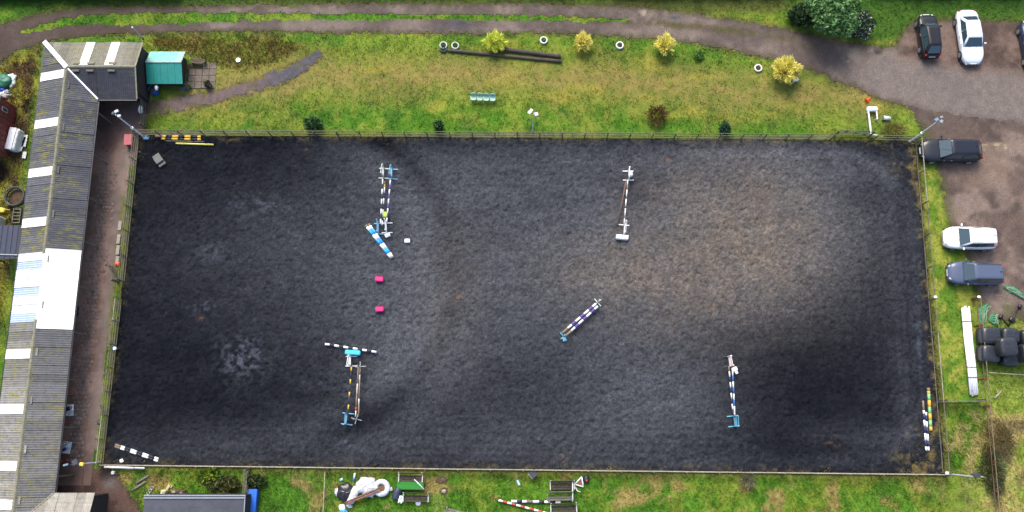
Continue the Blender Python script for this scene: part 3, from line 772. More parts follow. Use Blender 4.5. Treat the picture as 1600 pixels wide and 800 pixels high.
# walls
def wall(p, q, z0, z1, t, mat, name='wall'):
    MB().bar(Vector((p[0], p[1], (z0 + z1) / 2)) - SO, Vector((q[0], q[1], (z0 + z1) / 2)) - SO, t, z1 - z0).build(name, mat, stable)
wall((EXL + .25, ENY - .2), (EXL + .25, RY - S_END), 0, EZ, .15, m_darkwood)
wall((-33.45, ESY + 1.0), (-33.45, RY - S_END), 0, EZ + .2, .15, m_darkwood)
wall((EXL + .33, ENY - .25), (WEX - .3, ENY - .25), 0, EZ, .15, m_darkwood)
wall((-33.36, ESY + .9), (WEX - .3, ESY + .9), 0, EZ + .1, .15, m_darkwood)
gx_ = WEX - .22
gp = [(ESY + .82, 0), (ENY - .17, 0), (ENY - .17, EZ - .04), (RY, RZ - .12), (ESY + .82, EZ + .2)]
mb = MB(); n = len(gp)
vs = [Vector((x, y, z)) - SO for x in (gx_ - .12, gx_) for y, z in gp]
mb.add(vs, [tuple(range(n - 1, -1, -1)), tuple(range(n, 2 * n))] + [(i, (i + 1) % n, n + (i + 1) % n, n + i) for i in range(n)])
mb.build('gable_wall', m_darkwood, stable)
for i in range(14):               # upright boards on the gable
    y = ESY + .95 + i * .26
    MB().box(Vector((gx_ + .02, y, 1.15)) - SO, (.03, .22, 2.25)).build('wall_board', m_darkwood, stable)
for i, p in enumerate((300, 380, 545, 600, 690)):  # stable half-doors under the canopy
    y = at(130, p).y
    MB().box(Vector((-33.35, y, .65)) - SO, (.06, 1.2, 1.25)).build('stable_door', m_red if i in (2, 3) else m_darkwood, stable)
for i in range(9):
    MB().box(Vector((EXR - .06, ESY - 1 - i * 3.4, EZ / 2 - .05)) - SO, (.1, .1, EZ - .1)).build('canopy_post', m_post, stable)
wall((RX + 1, RY - S_VS - .3), (SW_E - .2, RY - S_VS - .3), 0, EZ, .15, m_darkwood)
wall((SW_E - .25, RY - S_VS - .4), (SW_E - .25, RY - S_VS - 4), 0, EZ, .15, m_darkwood)

# ================================================================== FENCES
def fence(name, label, pts, h, rails, spacing=1.8, post_w=.08, mat=m_rail, pmat=m_post, rail_h=.075, lean=0.02, first_pale=False, post_h=.08):
    p0, p1 = Vector(pts[0]), Vector(pts[1]); d = p1 - p0; L = d.length; d.normalize()
    rz = math.atan2(d.y, d.x); root = thing(name, label, 'fence', (p0.x, p0.y, 0), rz)
    n = max(1, round(L / spacing)); sp = L / n; rnd = random.Random(int(L * 100))
    pm = MB().box((0, 0, (h + post_h) / 2), (post_w, post_w, h + post_h), bev=.015).mesh('post', pmat)
    for i in range(n + 1):
        o = link_mesh('post', pm, root, (i * sp, 0, 0)); o.rotation_euler = (rnd.uniform(-lean, lean), rnd.uniform(-lean, lean), 0)
    for k in range(rails):
        z = h - .05 - k * (h - .2) / max(1, rails - 1) if rails > 1 else h - .05
        for i in range(0, n, 2):
            j = min(i + 2, n)
            a, b = rnd.uniform(-.02, .02), rnd.uniform(-.02, .02)
            MB().bar((i * sp, -post_w / 2 - .022 + (.004 if i % 4 else 0), z + a), (j * sp - .006, -post_w / 2 - .022 + (.004 if i % 4 else 0), z + b), .04, rail_h).build('rail', m_palerail if first_pale and k == 0 and i % 6 == 0 else mat, root)
    return root
fence('rail_fence', 'long grey post and rail fence along the top edge of the arena', (at(1296, 219), at(217, 212.5)), 1.25, 3)
fence('rail_fence', 'short run of rail fence at the top right arena corner beside the lamp post', (at(1428, 221.5), at(1362, 220)), 1.15, 3, 1.5)
fence('rail_fence', 'weathered four-rail fence between the yard and the arena, upper length', (at(194.5, 440), at(217, 216)), 1.2, 4)
fence('rail_fence', 'weathered rail fence between the yard and the arena, lower length with a pale top rail', (at(161, 724), at(190, 468)), 1.2, 4, first_pale=True)
fence('rail_fence', 'thin rail fence down the right edge of the arena beside the parked cars', (at(1431, 224), at(1473, 738)), 1.15, 2, 2.6, .09, rail_h=.07, first_pale=True)
fence('rail_fence', 'low pale board fence along the bottom edge of the arena', (at(1474, 742.5), at(162, 727.5)), .8, 2, 2.4, .09, mat=m_palerail, rail_h=.16, lean=.005)
def gate(name, label, p, q, h, bars, mat, rz_extra=0, cat='gate'):
    p, q = Vector(p), Vector(q); d = q - p; L = d.length; rz = math.atan2(d.y, d.x)
    root = thing(name, label, cat, (p.x, p.y, 0), rz)
    for x in (0, L): MB().box((x, 0, h / 2 + .05), (.12, .12, h + .1), bev=.015).build('post', m_post, root)
    for k in range(bars):
        MB().box((L / 2, -.09, .15 + k * (h - .2) / (bars - 1)), (L - .06, .035, .09)).build('bar', mat, root)
    MB().bar((.1, -.135, .15), (L - .1, -.135, h - .05), .03, .08).build('brace', mat, root)
    return root
gate('field_gate', 'dark wooden gate set in the top fence near the right corner', at(1356, 214.5), at(1302, 213.5), 1.2, 4, m_post)
gate('field_gate', 'small wooden gate standing open by the gap in the yard fence', at(185, 441), at(176.5, 418), 1.1, 4, m_rail)
gate('field_gate', 'grey slatted wooden gate below the right-hand grass strip', at(1467, 626), at(1527, 625), 1.15, 5, m_greywood)
r_ = gate('slatted_barrier', 'pale slatted barrier running down beside the blue board', at(391, 733), at(389, 812), 1.25, 4, m_greywood, cat='fence')
# wire fence on the right with rusty stakes
p0, p1 = at(1521, 468), at(1551, 810); d = (p1 - p0); L = d.length
wf = thing('wire_fence', 'rusty stake and pale rail fence beside the black bales', 'fence', (p0.x, p0.y, 0), math.atan2(d.y, d.x))
for i in range(9):
    MB().box((i * L / 8, 0, .55), (.07, .07, 1.1)).build('stake', m_rust, wf)
    MB().bar((i * L / 8, -.22, .06), (i * L / 8, .42, .06), .09, .07).build('stake_foot', m_rust, wf)
for z, m_ in ((1.06, m_bare), (.6, m_brownpole)):
    for i in range(4): MB().bar((i * L / 4 + .02, -.05, z), ((i + 1) * L / 4 - .02, -.05, z), .03, .06).build('rail', m_, wf)
fence('wire_fence', 'single pale rail running right below the black bales', (at(1534, 582), at(1625, 588)), .9, 1, 2.2, .07, mat=m_palerail, rail_h=.05)
mb = MB().bar((0, 0, .5), (0, -4.0, .5), .05, .06)
t_ = thing('thin_rail', 'thin pale rail on stakes left of the heap of white sacks', 'fence', at(510, 737))
mb.build('rail', m_palerail, t_)
for y in (-.1, -1.9, -3.7): MB().box((0.06, y, .3), (.06, .06, .6)).build('stake', m_post, t_)

# ================================================================== CARS
def car(label, px, py, hdg, L, Wd, Hh, paint, kind='hatch', hood=.27, rake=.13, tail=.02, rrake=.08, plate=None, rails=None, rough=.25, sunroof=False):
    root = thing('parked_car', label, 'car', at(px, py, .02), R(hdg), 'cars parked at the stables')
    pm = M('car_paint', paint, rough, .02, 3, coat=.7 if max(paint) > .2 else .22)
    if max(paint) < .2: pm.node_tree.nodes['Principled BSDF'].inputs['Specular IOR Level'].default_value = .25
    hl = L / 2
    def hw(x):
        a = abs(x) / hl
        return Wd / 2 * (1 - (.36 if x > 0 else .24) * max(0, (a - .58) / .42) ** 2.6 - .05 * a)
    belt = .60 * Hh if kind != 'coupe' else .62 * Hh
    xb1, xb0 = hl - hood * L, -hl + tail * L
    xr1, xr0 = xb1 - rake * L, xb0 + rrake * L
    def top(x):
        if x > xb1:
            t = (x - xb1) / (hl - xb1); return belt - .02 - .24 * t ** 2.2 * (Hh / 1.5)
        if x < xb0:
            t = (xb0 - x) / max(.05, (xb0 + hl)); return belt + .02 - .12 * t ** 2
        return belt
    rings = []
    N = 22
    for i in range(N + 1):
        a = -1 + 2 * i / N; x = hl * math.copysign(1 - (1 - abs(a)) ** 1.35, a)
        w, z = hw(x), top(x); e = max(0, (abs(x) / hl - .93) / .07)
        zb = .22 + .10 * e; z -= .10 * e
        half = [(0, z + .012), (w * .45, z + .006), (w * .78, z - .012), (w * .93, z - .06), (w, z - .19), (w * 1.0, .48), (w * .97, .34), (w * .9, zb), (0, zb)]
        rings.append([Vector((x, y, zz)) for y, zz in half] + [Vector((x, -y, zz)) for y, zz in half[-2:0:-1]])
    mb = MB().loft(rings, 0, True, True); body = mb.build('body', pm, root)
    # sill and bumpers
    MB().box((0, 0, .22), (L * .9, Wd * .92, .12), bev=.03).build('sill', m_black, body)
    # cabin
    wb, wr = Wd / 2 * .92, Wd / 2 * (.66 if kind != 'mpv' else .69)
    def tap(x): return 1 - .13 * max(0, (xr1 - x) / (xr1 - xb0)) ** 2 - .06 * max(0, (x - xr1) / (xb1 - xr1))
    def ring(x0, x1, w, z, r, ins=0):
        pts = []
        for cx, cy, a0 in ((x1 - r - ins, w - r - ins, 0), (x0 + r + ins, w - r - ins, 90), (x0 + r + ins, -(w - r) + ins, 180), (x1 - r - ins, -(w - r) + ins, 270)):
            for k in range(4):
                a = R(a0 + 30 * k); xx_ = cx + r * math.cos(a); pts.append(Vector((xx_, (cy + r * math.sin(a)) * tap(xx_), z)))
        return pts
    zr = Hh - .05
    r0 = ring(xb0, xb1, wb, belt - .03, .10); r1 = ring(xr0, xr1, wr, zr, .14); r2 = ring(xr0, xr1, wr, zr + .035, .13, .06); r3 = ring(xr0, xr1, wr, Hh, .12, .22)
    MB().loft([r0, [a.lerp(b, .5) for a, b in zip(r0, r1)], r1, r2, r3], 0, True, True).build('cabin', pm, root)
    def pane(a0, a1, b0, b1, name, inset=(.06, .94), off=.012):
        q = [a0.lerp(b0, inset[0]), a1.lerp(b1, inset[0]), a1.lerp(b1, inset[1]), a0.lerp(b0, inset[1])]
        nr = (q[1] - q[0]).cross(q[3] - q[0]).normalized(); c = sum(q, Vector()) / 4
        if nr.dot(c - Vector((0, 0, .7))) < 0: nr = -nr
        mb = MB(); vs = [v + nr * off for v in q] + [v - nr * .02 for v in q]
        mb.add(vs, [(0, 1, 2, 3), (0, 4, 5, 1), (1, 5, 6, 2), (2, 6, 7, 3), (3, 7, 4, 0)])
        return mb.build(name, m_glass, root)
    V3 = Vector
    ww = pane(V3((xb1, -(wb - .09) * .94, belt - .0)), V3((xb1, (wb - .09) * .94, belt)), V3((xr1, -(wr - .09), zr)), V3((xr1, wr - .09, zr)), 'windscreen')
    pane(V3((xb0, -(wb - .14) * .87, belt)), V3((xb0, (wb - .14) * .87, belt)), V3((xr0, -(wr - .1) * .88, zr)), V3((xr0, (wr - .1) * .88, zr)), 'rear_window', (.15, .94))
    for sg in (1, -1):
        seg = [(.04, .47), (.50, .93)]
        for (f0, f1) in seg:
            B = lambda f: V3((xb1 - .10 + (xb0 - xb1 + .2) * f, sg * wb * tap(xb1 - .10 + (xb0 - xb1 + .2) * f), belt)); T = lambda f: V3((xr1 - .12 + (xr0 - xr1 + .24) * f, sg * wr * tap(xr1 - .12 + (xr0 - xr1 + .24) * f), zr))
            pane(B(f0), B(f1), T(f0), T(f1), 'side_window', (.10, .90))
        for xx in (hl - .19 * L, -hl + .20 * L):
            rw = .31 + .02 * (L > 4.4)
            wt = MB().tube([(xx, sg * (Wd / 2 - .20), rw), (xx, sg * (Wd / 2 - .17), rw), (xx, sg * (Wd / 2 - .01), rw), (xx, sg * (Wd / 2 + .012), rw)], [rw * .9, rw, rw, rw * .9], 18).build('wheel', m_tyre, root)
            MB().tube([(xx, sg * (Wd / 2 - .05), rw), (xx, sg * (Wd / 2 + .022), rw)], rw * .62, 14).build('rim', m_metal, wt)
        w_ = hw(hl * .92)
        MB().superell((hl * .90, sg * w_ * .80, top(hl * .9) - .10), (.20, .075, .06), .8, .8, 12, 6, rz=-sg * .55).build('headlight', m_glasslight, root)
        w_ = hw(-hl * .95)
        MB().box((-hl * .955, sg * w_ * .90, belt - .10), (.10, .13, .22), rz=sg * .4, bev=.03).build('tail_light', m_taillight, root)
        mm = MB().box((xb1 - .28, sg * (wb + .13), belt + .06), (.13, .20, .13), bev=.04).build('wing_mirror', pm if kind != 'black' else m_black, root)
        if rails: MB().tube([(xr1 - .1, sg * (wr - .06), Hh), (xr1 - .3, sg * (wr - .06), Hh + .05), (xr0 + .3, sg * (wr - .06), Hh + .05), (xr0 + .1, sg * (wr - .06), Hh)], .02, 6).build('roof_rail', rails, root)
        MB().box((xb1 - .95, sg * (Wd / 2 * .985), belt - .12), (.18, .03, .03)).build('door_handle', m_metal, root)
        MB().bar((xb1 + .03, sg * .28, belt + .03), (xb1 - .22, sg * .28 - .35, belt + .13), .02, .015).build('wiper', m_black, root)
    MB().box((hl * .985, 0, .42), (.08, Wd * .5, .12), bev=.02).build('grille', m_black, root)
    MB().box((-hl * 1.0 + .01, 0, .62), (.05, .52, .12)).build('number_plate', m_yellowplate if plate is None else plate, root)
    MB().box((hl * 1.0 - .015, 0, .52), (.05, .52, .11)).build('number_plate', m_white, root)
    MB().tube([(xr0 + .25, 0, Hh - .01), (xr0 + .1, 0, Hh + .12)], [.03, .008], 6).build('aerial', m_black, root)
    # seats dimly seen through the glass are left to the reflective panes; bonnet seams
    for sg in (1, -1):
        MB().bar((xb1 + .08, sg * wb * .72, top(xb1 + .08) + .006), (hl * .86, sg * wb * .50, top(hl * .86) - .004), .02, .012).build('bonnet_crease', pm, body)
    if sunroof: MB().box(((xr1 + xr0) / 2 + .2, 0, Hh + .002), (.9, wr * 1.2, .012), bev=.004).build('sunroof', m_glass, root)
    return root
m_glasslight = M('lamp_glass', (.42, .45, .48), .15, .05, 5)
m_taillight = M('tail_lamp_red', S(214, 20, 36, .9), .25, .05, 5)
m_yellowplate = M('rear_plate', S(226, 220, 190, .85), .5, .05, 5)
car('small black hatchback nose-in to the grass verge beside the silver-white saloon', 1446, 61, 91, 3.75, 1.62, 1.45, (.012, .013, .016), 'hatch', .25, .13, .02, .15)
car('silver-white saloon parked facing down the picture at the top right', 1509, 63, -88.5, 4.65, 1.82, 1.42, (.66, .71, .76), 'coupe', .28, .14, .13, .14)
car('dark blue car cut off by the right edge of the picture', 1608, 76, 92, 4.4, 1.78, 1.5, S(52, 66, 96, .6), 'hatch', .26, .12, .03, .09)
car('glossy black estate car parked by the lamp post at the arena corner', 1479.5, 239, 180, 4.8, 1.86, 1.52, (.014, .017, .026), 'estate', .27, .16, .03, .11)
car('white people carrier parked with its nose on the grass strip', 1508.5, 375, 178.5, 3.98, 1.76, 1.6, (.80, .80, .81), 'mpv', .24, .15, .03, .08, rails=m_oldwhite)
car('slate blue estate car parked below the white people carrier', 1516.5, 429.5, 178, 4.15, 1.76, 1.56, S(98, 110, 136, .6), 'mpv', .24, .15, .03, .08, rails=m_darkmetal)

# ================================================================== SHOWJUMPS
def pole(label, p, q, z0, z1, bands, r=.05, name='jump_pole', cat='jump pole', group=None):
    """p, q: where the pole is seen at heights z0, z1; bands: list of (share, material)"""
    a, b = at(p[0], p[1], z0), at(q[0], q[1], z1); L = (b - a).length
    mats = []; mb = MB(); tot = sum(w for w, _ in bands); acc = 0.0
    for w, m_ in bands:
        if m_ not in mats: mats.append(m_)
        t0, t1 = acc / tot, (acc + w) / tot; acc += w
        rings = []
        mb.tube([a.lerp(b, t0) - a, a.lerp(b, t1) - a], r, 10, mats.index(m_))
    o = mb.build(name, mats, None, a)
    return tag(o, label, cat, group)
def stripes(m1, m2, n, tip=0, tipm=None):
    b = [(1.0, m1 if i % 2 == 0 else m2) for i in range(n)]
    if tip: b = [(tip, tipm or m_bare)] + b + [(tip, tipm or m_bare)]
    return b
G_W = 'wing stands of the showjumps'
def wing(label, inner, outer, mat, h=1.5, h2=1.15, foot=.85, fmat=None, slats=4, top=None, diag=False):
    a, b = at(*inner), at(*outer); d = b - a; L = d.length; rz = math.atan2(d.y, d.x)
    root = thing('jump_wing', label, 'jump wing', (a.x, a.y, .03), rz, G_W)
    fmat = fmat or mat
    for x in (0, L): MB().box((x, 0, .06), (.07, foot, .07), bev=.012).build('foot', fmat, root)
    MB().box((0, 0, h / 2 + .06), (.075, .075, h - .02), bev=.012).build('post', mat, root)
    MB().box((L, 0, h2 / 2 + .06), (.075, .075, h2 - .02), bev=.012).build('post', mat, root)
    for k in range(slats):
        f = (k + .6) / (slats + .2)
        za = .22 + (h - .34) * f; zb = .22 + (h2 - .34) * f
        MB().bar((.038, 0, za), (L - .038, 0, zb), .03, .065).build('slat', (top if top and k == slats - 1 else mat), root)
    MB().bar((0, .048, h - .02), (L, .048, h2 - .02), .03, .08).build('cap_rail', mat, root)
    return root
def cross_stand(label, c, rz, mat, h=1.3, foot=.75):
    p = at(*c); root = thing('jump_stand', label, 'jump stand', (p.x, p.y, .03), rz, 'single-post jump stands')
    MB().box((0, 0, h / 2 + .08), (.08, .08, h), bev=.012).build('post', mat, root)
    MB().box((0, 0, .06), (foot * 1.1, .07, .06), bev=.01).build('foot', mat, root)
    MB().box((0, 0, .115), (.07, foot, .05), bev=.01).build('foot', mat, root)
    MB().box((.06, 0, .7), (.06, .1, .05)).build('pole_cup', m_metal, root)
    return root
def block(label, px, py, size, mat, rz=0.0, z=0.03, name='jump_block', cat='jump block', group=None, ribs=3):
    p = at(px, py, z + size[2] / 2)
    root = thing(name, label, cat, (p.x, p.y, z), rz, group)
    MB().box((0, 0, size[2] / 2), size, bev=min(size) * .16).build('shell', mat, root)
    for i in range(ribs):
        x = size[0] * ((i + .5) / ribs - .5)
        MB().box((x, 0, size[2] / 2), (size[0] / ribs * .55, size[1] + .02, size[2] * .6 + .0), bev=.015).build('rib', mat, root)
    MB().box((0, 0, size[2] + .004), (size[0] * .5, size[1] * .35, .02), bev=.008).build('pole_groove', mat, root)
    return root
# -- upper left: double of wings
wing('pale wooden jump wing at the top of the upper left jump', (600, 279), (601, 264), m_wing_pale)
wing('blue jump wing at the top of the upper left jump', (613, 280), (614, 265), m_wing_blue2)
wing('blue jump wing at the bottom of the upper left jump', (593, 350), (592, 366), m_wing_blue2)
wing('white jump wing at the bottom of the upper left jump, beside a white block', (605, 349), (605, 364), m_white)
pole('black and white pole on the left of the upper left jump', (598, 280), (594.5, 350), .95, .95, stripes(m_white, m_pblack, 9))
pole('navy and white pole with a yellow end, middle of the upper left jump', (601.5, 283), (597, 352), .5, .5, [(.6, m_bare), (.5, m_yellow), (1, m_white), (1, m_navy), (1, m_white), (1, m_navy), (1, m_white), (1, m_navy), (.8, m_white)])
pole('purple and white pole on the right of the upper left jump', (610, 281), (604, 348), .95, .95, stripes(m_white, m_purple, 9))
block('lime green block under the poles of the upper left jump', 602, 335.5, (.34, .42, .3), m_lime, R(-10), .35)
pole('sky blue and white pole lying beside the upper left jump, left one of the pair', (571.5, 352), (612, 404), .12, .12, [(.4, m_greywood), (.7, m_white), (1, m_pblue), (1, m_white), (1, m_pblue), (1, m_white), (1, m_pblue), (.7, m_white), (.3, m_greywood)], .11)
pole('sky blue and white pole lying beside the upper left jump, right one of the pair', (576, 350), (614.5, 403), .12, .16, [(.4, m_greywood), (.7, m_white), (1, m_pblue), (1, m_white), (1, m_pblue), (1, m_white), (1, m_pblue), (.7, m_white), (.3, m_greywood)], .11)
block('white block next to the feet of the upper left jump', 605.5, 367.5, (.42, .30, .26), m_whiteplastic, R(22))
block('white block lying alone right of the upper left jump', 636.5, 376.5, (.42, .30, .26), m_whiteplastic, R(2))
block('upper of the two bright pink blocks', 593, 436.5, (.62, .36, .42), m_pink, R(-4))
block('lower of the two bright pink blocks', 593.5, 483.5, (.62, .36, .42), m_pink, R(4))
# -- top middle right
wing('white jump wing at the top of the jump with a brown pole', (981.5, 282), (981, 268), m_white)
wing('white slatted jump wing at the bottom of the jump with a brown pole', (974.5, 352), (973.5, 368), m_white)
block('white filler block hung on the top wing of the brown-pole jump', 985, 271.5, (.30, .42, .4), m_whiteplastic, 0, .3)
block('long white filler block at the foot of the brown-pole jump', 972, 371, (.95, .34, .42), m_whiteplastic, R(-6))
pole('slim flaking white pole across the brown-pole jump', (981, 281), (975, 352), .95, .95, [(1, m_oldwhite), (.5, m_bare), (1, m_white), (.4, m_brownpole), (1, m_white), (.4, m_brownpole), (1, m_white), (.5, m_bare), (1, m_oldwhite)], .045)
pole('plain brown pole slanting beside the slim white pole', (978.5, 281), (965, 353), .9, .15, [(1, m_brownpole)], .05)
# -- slanting centre jump
cross_stand('pale cross-footed stand at the upper end of the purple jump', (933.5, 473), R(40), m_wing_pale)
cross_stand('pale cross-footed stand at the lower end of the purple jump', (880.5, 526), R(40), m_wing_blue)
for i, (p, q) in enumerate((((931, 474.5), (877.5, 521)), ((934, 478.5), (883.5, 525)))):
    pole('purple and white pole of the slanting centre jump, ' + ('upper left one' if i == 0 else 'lower right one'), p, q, .45, .45, [(.3, m_white), (.6, m_white), (1, m_purple), (1.2, m_white), (1, m_purple), (1.2, m_white), (1, m_purple), (1, m_white), (1.6, m_bare)], .085)
block('small pale blue block at the lower end of the purple jump', 882, 530, (.26, .32, .25), m_wing_blue, R(10))
# -- lower left
pole('black and white striped pole lying across the top of the lower left jump', (508, 537.5), (588, 550), .3, .3, stripes(m_white, m_pblack, 11), .085)
block('long turquoise block at the top of the lower left jump', 551.5, 551, (1.15, .34, .42), m_teal, R(-4))
wing('white ladder-shaped jump wing below the turquoise block', (549, 572), (549.5, 557), m_white)
wing('blue jump wing at the bottom of the lower left jump', (544.5, 646), (542, 663), m_wing_blue2)
pole('black and yellow striped pole of the lower left jump', (549.5, 568), (543.5, 647), .9, .9, [(.5, m_pblack), (.7, m_yellow), (1.3, m_pblack), (.7, m_yellow), (1.3, m_pblack), (.7, m_yellow), (1.3, m_pblack), (.7, m_yellow), (.8, m_pblack)])
cross_stand('grey cross-footed stand at the top right of the lower left jump', (563.5, 573), R(4), m_metal)
cross_stand('grey cross-footed stand at the bottom right of the lower left jump', (557.5, 655), R(-14), m_metal)
pole('weathered pole with flaking red end, left of the bare pair in the lower left jump', (560, 572), (555.5, 651), .8, .6, [(3, m_bare), (2, m_oldwhite), (2, m_bare), (.6, m_pred), (1, m_oldwhite)], .05)
pole('weathered grey pole, right of the bare pair in the lower left jump', (562.5, 572), (560, 651), .8, .8, [(1.5, m_bare), (1, m_oldwhite), (3, m_bare), (1, m_oldwhite), (2, m_bare)], .05)
# -- lower right
wing('white and pink jump wing at the top of the lower right jump', (1138, 573), (1136.5, 557.5), m_wing_pink, top=m_pink, fmat=m_darkmetal)
wing('light blue jump wing at the bottom of the lower right jump', (1144, 650), (1146.5, 666), m_wing_blue)
pole('navy and white pole on the left of the lower right jump', (1138.8, 572), (1145.5, 648), .6, .6, stripes(m_bare, m_bare, 1) + stripes(m_white, m_navy, 8), .05)
pole('mid blue and white pole on the right of the lower right jump', (1144.5, 577), (1148, 649), .95, .95, stripes(m_white, m_mblue, 7) + [(.5, m_oldwhite)], .055)
block('white block by the top end of the lower right jump', 1147.5, 577, (.42, .30, .3), m_whiteplastic, R(20), .3)
block('small white block tucked below the top wing of the lower right jump', 1150.5, 582, (.22, .2, .25), m_whiteplastic, R(-60), .3)
# -- poles stored round the rail
for i, (p, q) in enumerate((((180.5, 694.5), (248, 717)), ((179.5, 697.5), (247, 720.5)))):
    pole('black and white pole in the bottom left corner, ' + ('upper' if i == 0 else 'lower') + ' one of the pair', p, q, .10, .10, [(.8, m_bare), (.55, m_white), (.8, m_pblack), (.85, m_white), (.8, m_pblack), (.85, m_white), (.8, m_pblack), (.55, m_white)], .075)
for i, y in enumerate((212.6, 216.8)):
    pole('black and yellow pole under the top fence, ' + ('upper' if i == 0 else 'lower') + ' one of the pair', (243 + i * 9, y), (314, y + 1.0), .12, .12, [((.9, .1)[i], m_bare), (.4, m_yellow), (.75, m_pblack), (.75, m_yellow), (.75, m_pblack), (.75, m_yellow), (.8, m_pblack), (.4, m_yellow)], .09)
pole('thin bare grey pole lying below the black and yellow poles', (259, 220), (319, 221.5), .08, .08, [(1, m_greywood)], .05)
pole('plain lemon yellow pole lying near the top fence', (275, 224), (334, 226), .08, .08, [(1, m_lemon)], .07)
for i, dx in enumerate((0, 4.6)):
    pole('navy and white pole along the right fence, ' + ('left' if i == 0 else 'right') + ' one of the pair', (1442.2 + dx, 626 + i * 18), (1447.2 + dx * .8, 704), .10, .10, ([(1.1, m_bare)] if i == 0 else []) + [(.4, m_white), (.7, m_navy), (.7, m_white), (.8, m_navy), (.8, m_white), (.7, m_navy), (.45, m_white)], .075)
pole('green and orange pole along the right fence', (1450.5, 606), (1454.5, 673), .12, .12, [(.5, m_bare), (.4, m_porange), (1, m_pgreen), (1, m_porange), (1, m_pgreen), (1, m_porange), (1, m_pgreen), (.6, m_porange)], .115)
# mounting block in the top left corner
p = at(251, 252); mb_ = thing('mounting_block', 'grey stepped mounting block in the top left of the arena', 'mounting block', (p.x, p.y, .03), R(38))
m_grp = M('grey_green_plastic', S(104, 106, 102, .7), .6, .12, 6)
MB().box((0, 0, .42), (.62, .55, .08), bev=.03).build('top_step', m_grp, mb_)
MB().box((0, 0, .20), (.52, .48, .38), bev=.02).build('body', m_grp, mb_)
MB().box((0, .42, .25), (.60, .30, .06), bev=.02).build('step', m_grp, mb_); MB().box((0, .42, .12), (.5, .26, .22)).build('step_riser', m_grp, mb_)
MB().box((0, -.40, .25), (.60, .26, .06), bev=.02).build('step', m_grp, mb_); MB().box((0, -.40, .12), (.5, .22, .22)).build('step_riser', m_grp, mb_)

# ================================================================== LAMP POSTS
m_edgeblue = M('grey_blue_casting', S(130, 152, 168, .7), .5, .1, 6)
def lamp(label, base, h, heads, collar=True, mat=m_metal, r=.06):
    p = at(*base); root = thing('floodlight_post', label, 'lamp post', (p.x, p.y, 0), 0, 'floodlights round the arena')
    MB().tube([(0, 0, 0), (0, 0, .25), (0, 0, .26), (0, 0, h)], [r * 1.5, r * 1.5, r, r * .7], 10).build('pole', mat, root)
    if collar: MB().tube([(0, 0, h * .42), (0, 0, h * .46)], r * 1.6, 10).build('collar', m_white, root)
    for (dx, dy, rz, size, m_) in heads:
        MB().bar((0, 0, h - .1), (dx * .6, dy * .6, h - .05), .05, .05).build('bracket', m_darkmetal, root)
        size = tuple(v * .78 for v in size); f = MB().box((dx, dy, h), size, rz=R(rz), bev=.03).build('flood_head', m_, root)
        MB().box((dx, dy, h - size[2] / 2 - .006), (size[0] * .85, size[1] * .85, .012), rz=R(rz)).build('lens', m_glasslight, f)
    return root
lamp('tall floodlight post at the top left arena corner by the yard', (226, 215), 4.9, [(.05, .25, 30, (.42, .3, .18), m_metal), (.28, -.1, 10, (.36, .28, .16), m_metal), (-.2, .1, 70, (.3, .26, .14), m_darkmetal)])
lamp('tall floodlight post at the top right arena corner by the black estate', (1419.5, 222.5), 4.8, [(-.2, .05, 30, (.4, .3, .18), m_edgeblue), (.15, -.1, 60, (.36, .26, .16), m_metal), (.2, .25, 30, (.3, .2, .12), m_metal)])
lamp('floodlight post at the bottom left arena corner with a yellow-bodied lamp', (158.5, 722), 3.5, [(.35, 0, 80, (.3, .36, .2), m_yellow), (-.12, .12, 30, (.5, .5, .16), m_darkmetal), (-.75, -.05, 15, (.45, .18, .16), m_edgeblue)], False)
lamp('floodlight post at the bottom right arena corner with a dark square head', (1477, 740), 4.2, [(-.05, .15, 30, (.5, .5, .2), m_darkmetal), (.35, 0, 0, (.3, .12, .12), m_metal)], False)
lamp('floodlight post with a white lamp halfway along the top fence', (832, 206), 3.8, [(-.25, .2, 50, (.56, .3, .2), m_whiteplastic), (.2, -.02, 10, (.4, .42, .2), m_metal)], False, r=.05)
lamp('plain galvanised post behind the north end of the stable block', (223.5, 60), 1.9, [(-.02, 0, 0, (.16, .16, .1), m_whiteplastic)], False, r=.05)

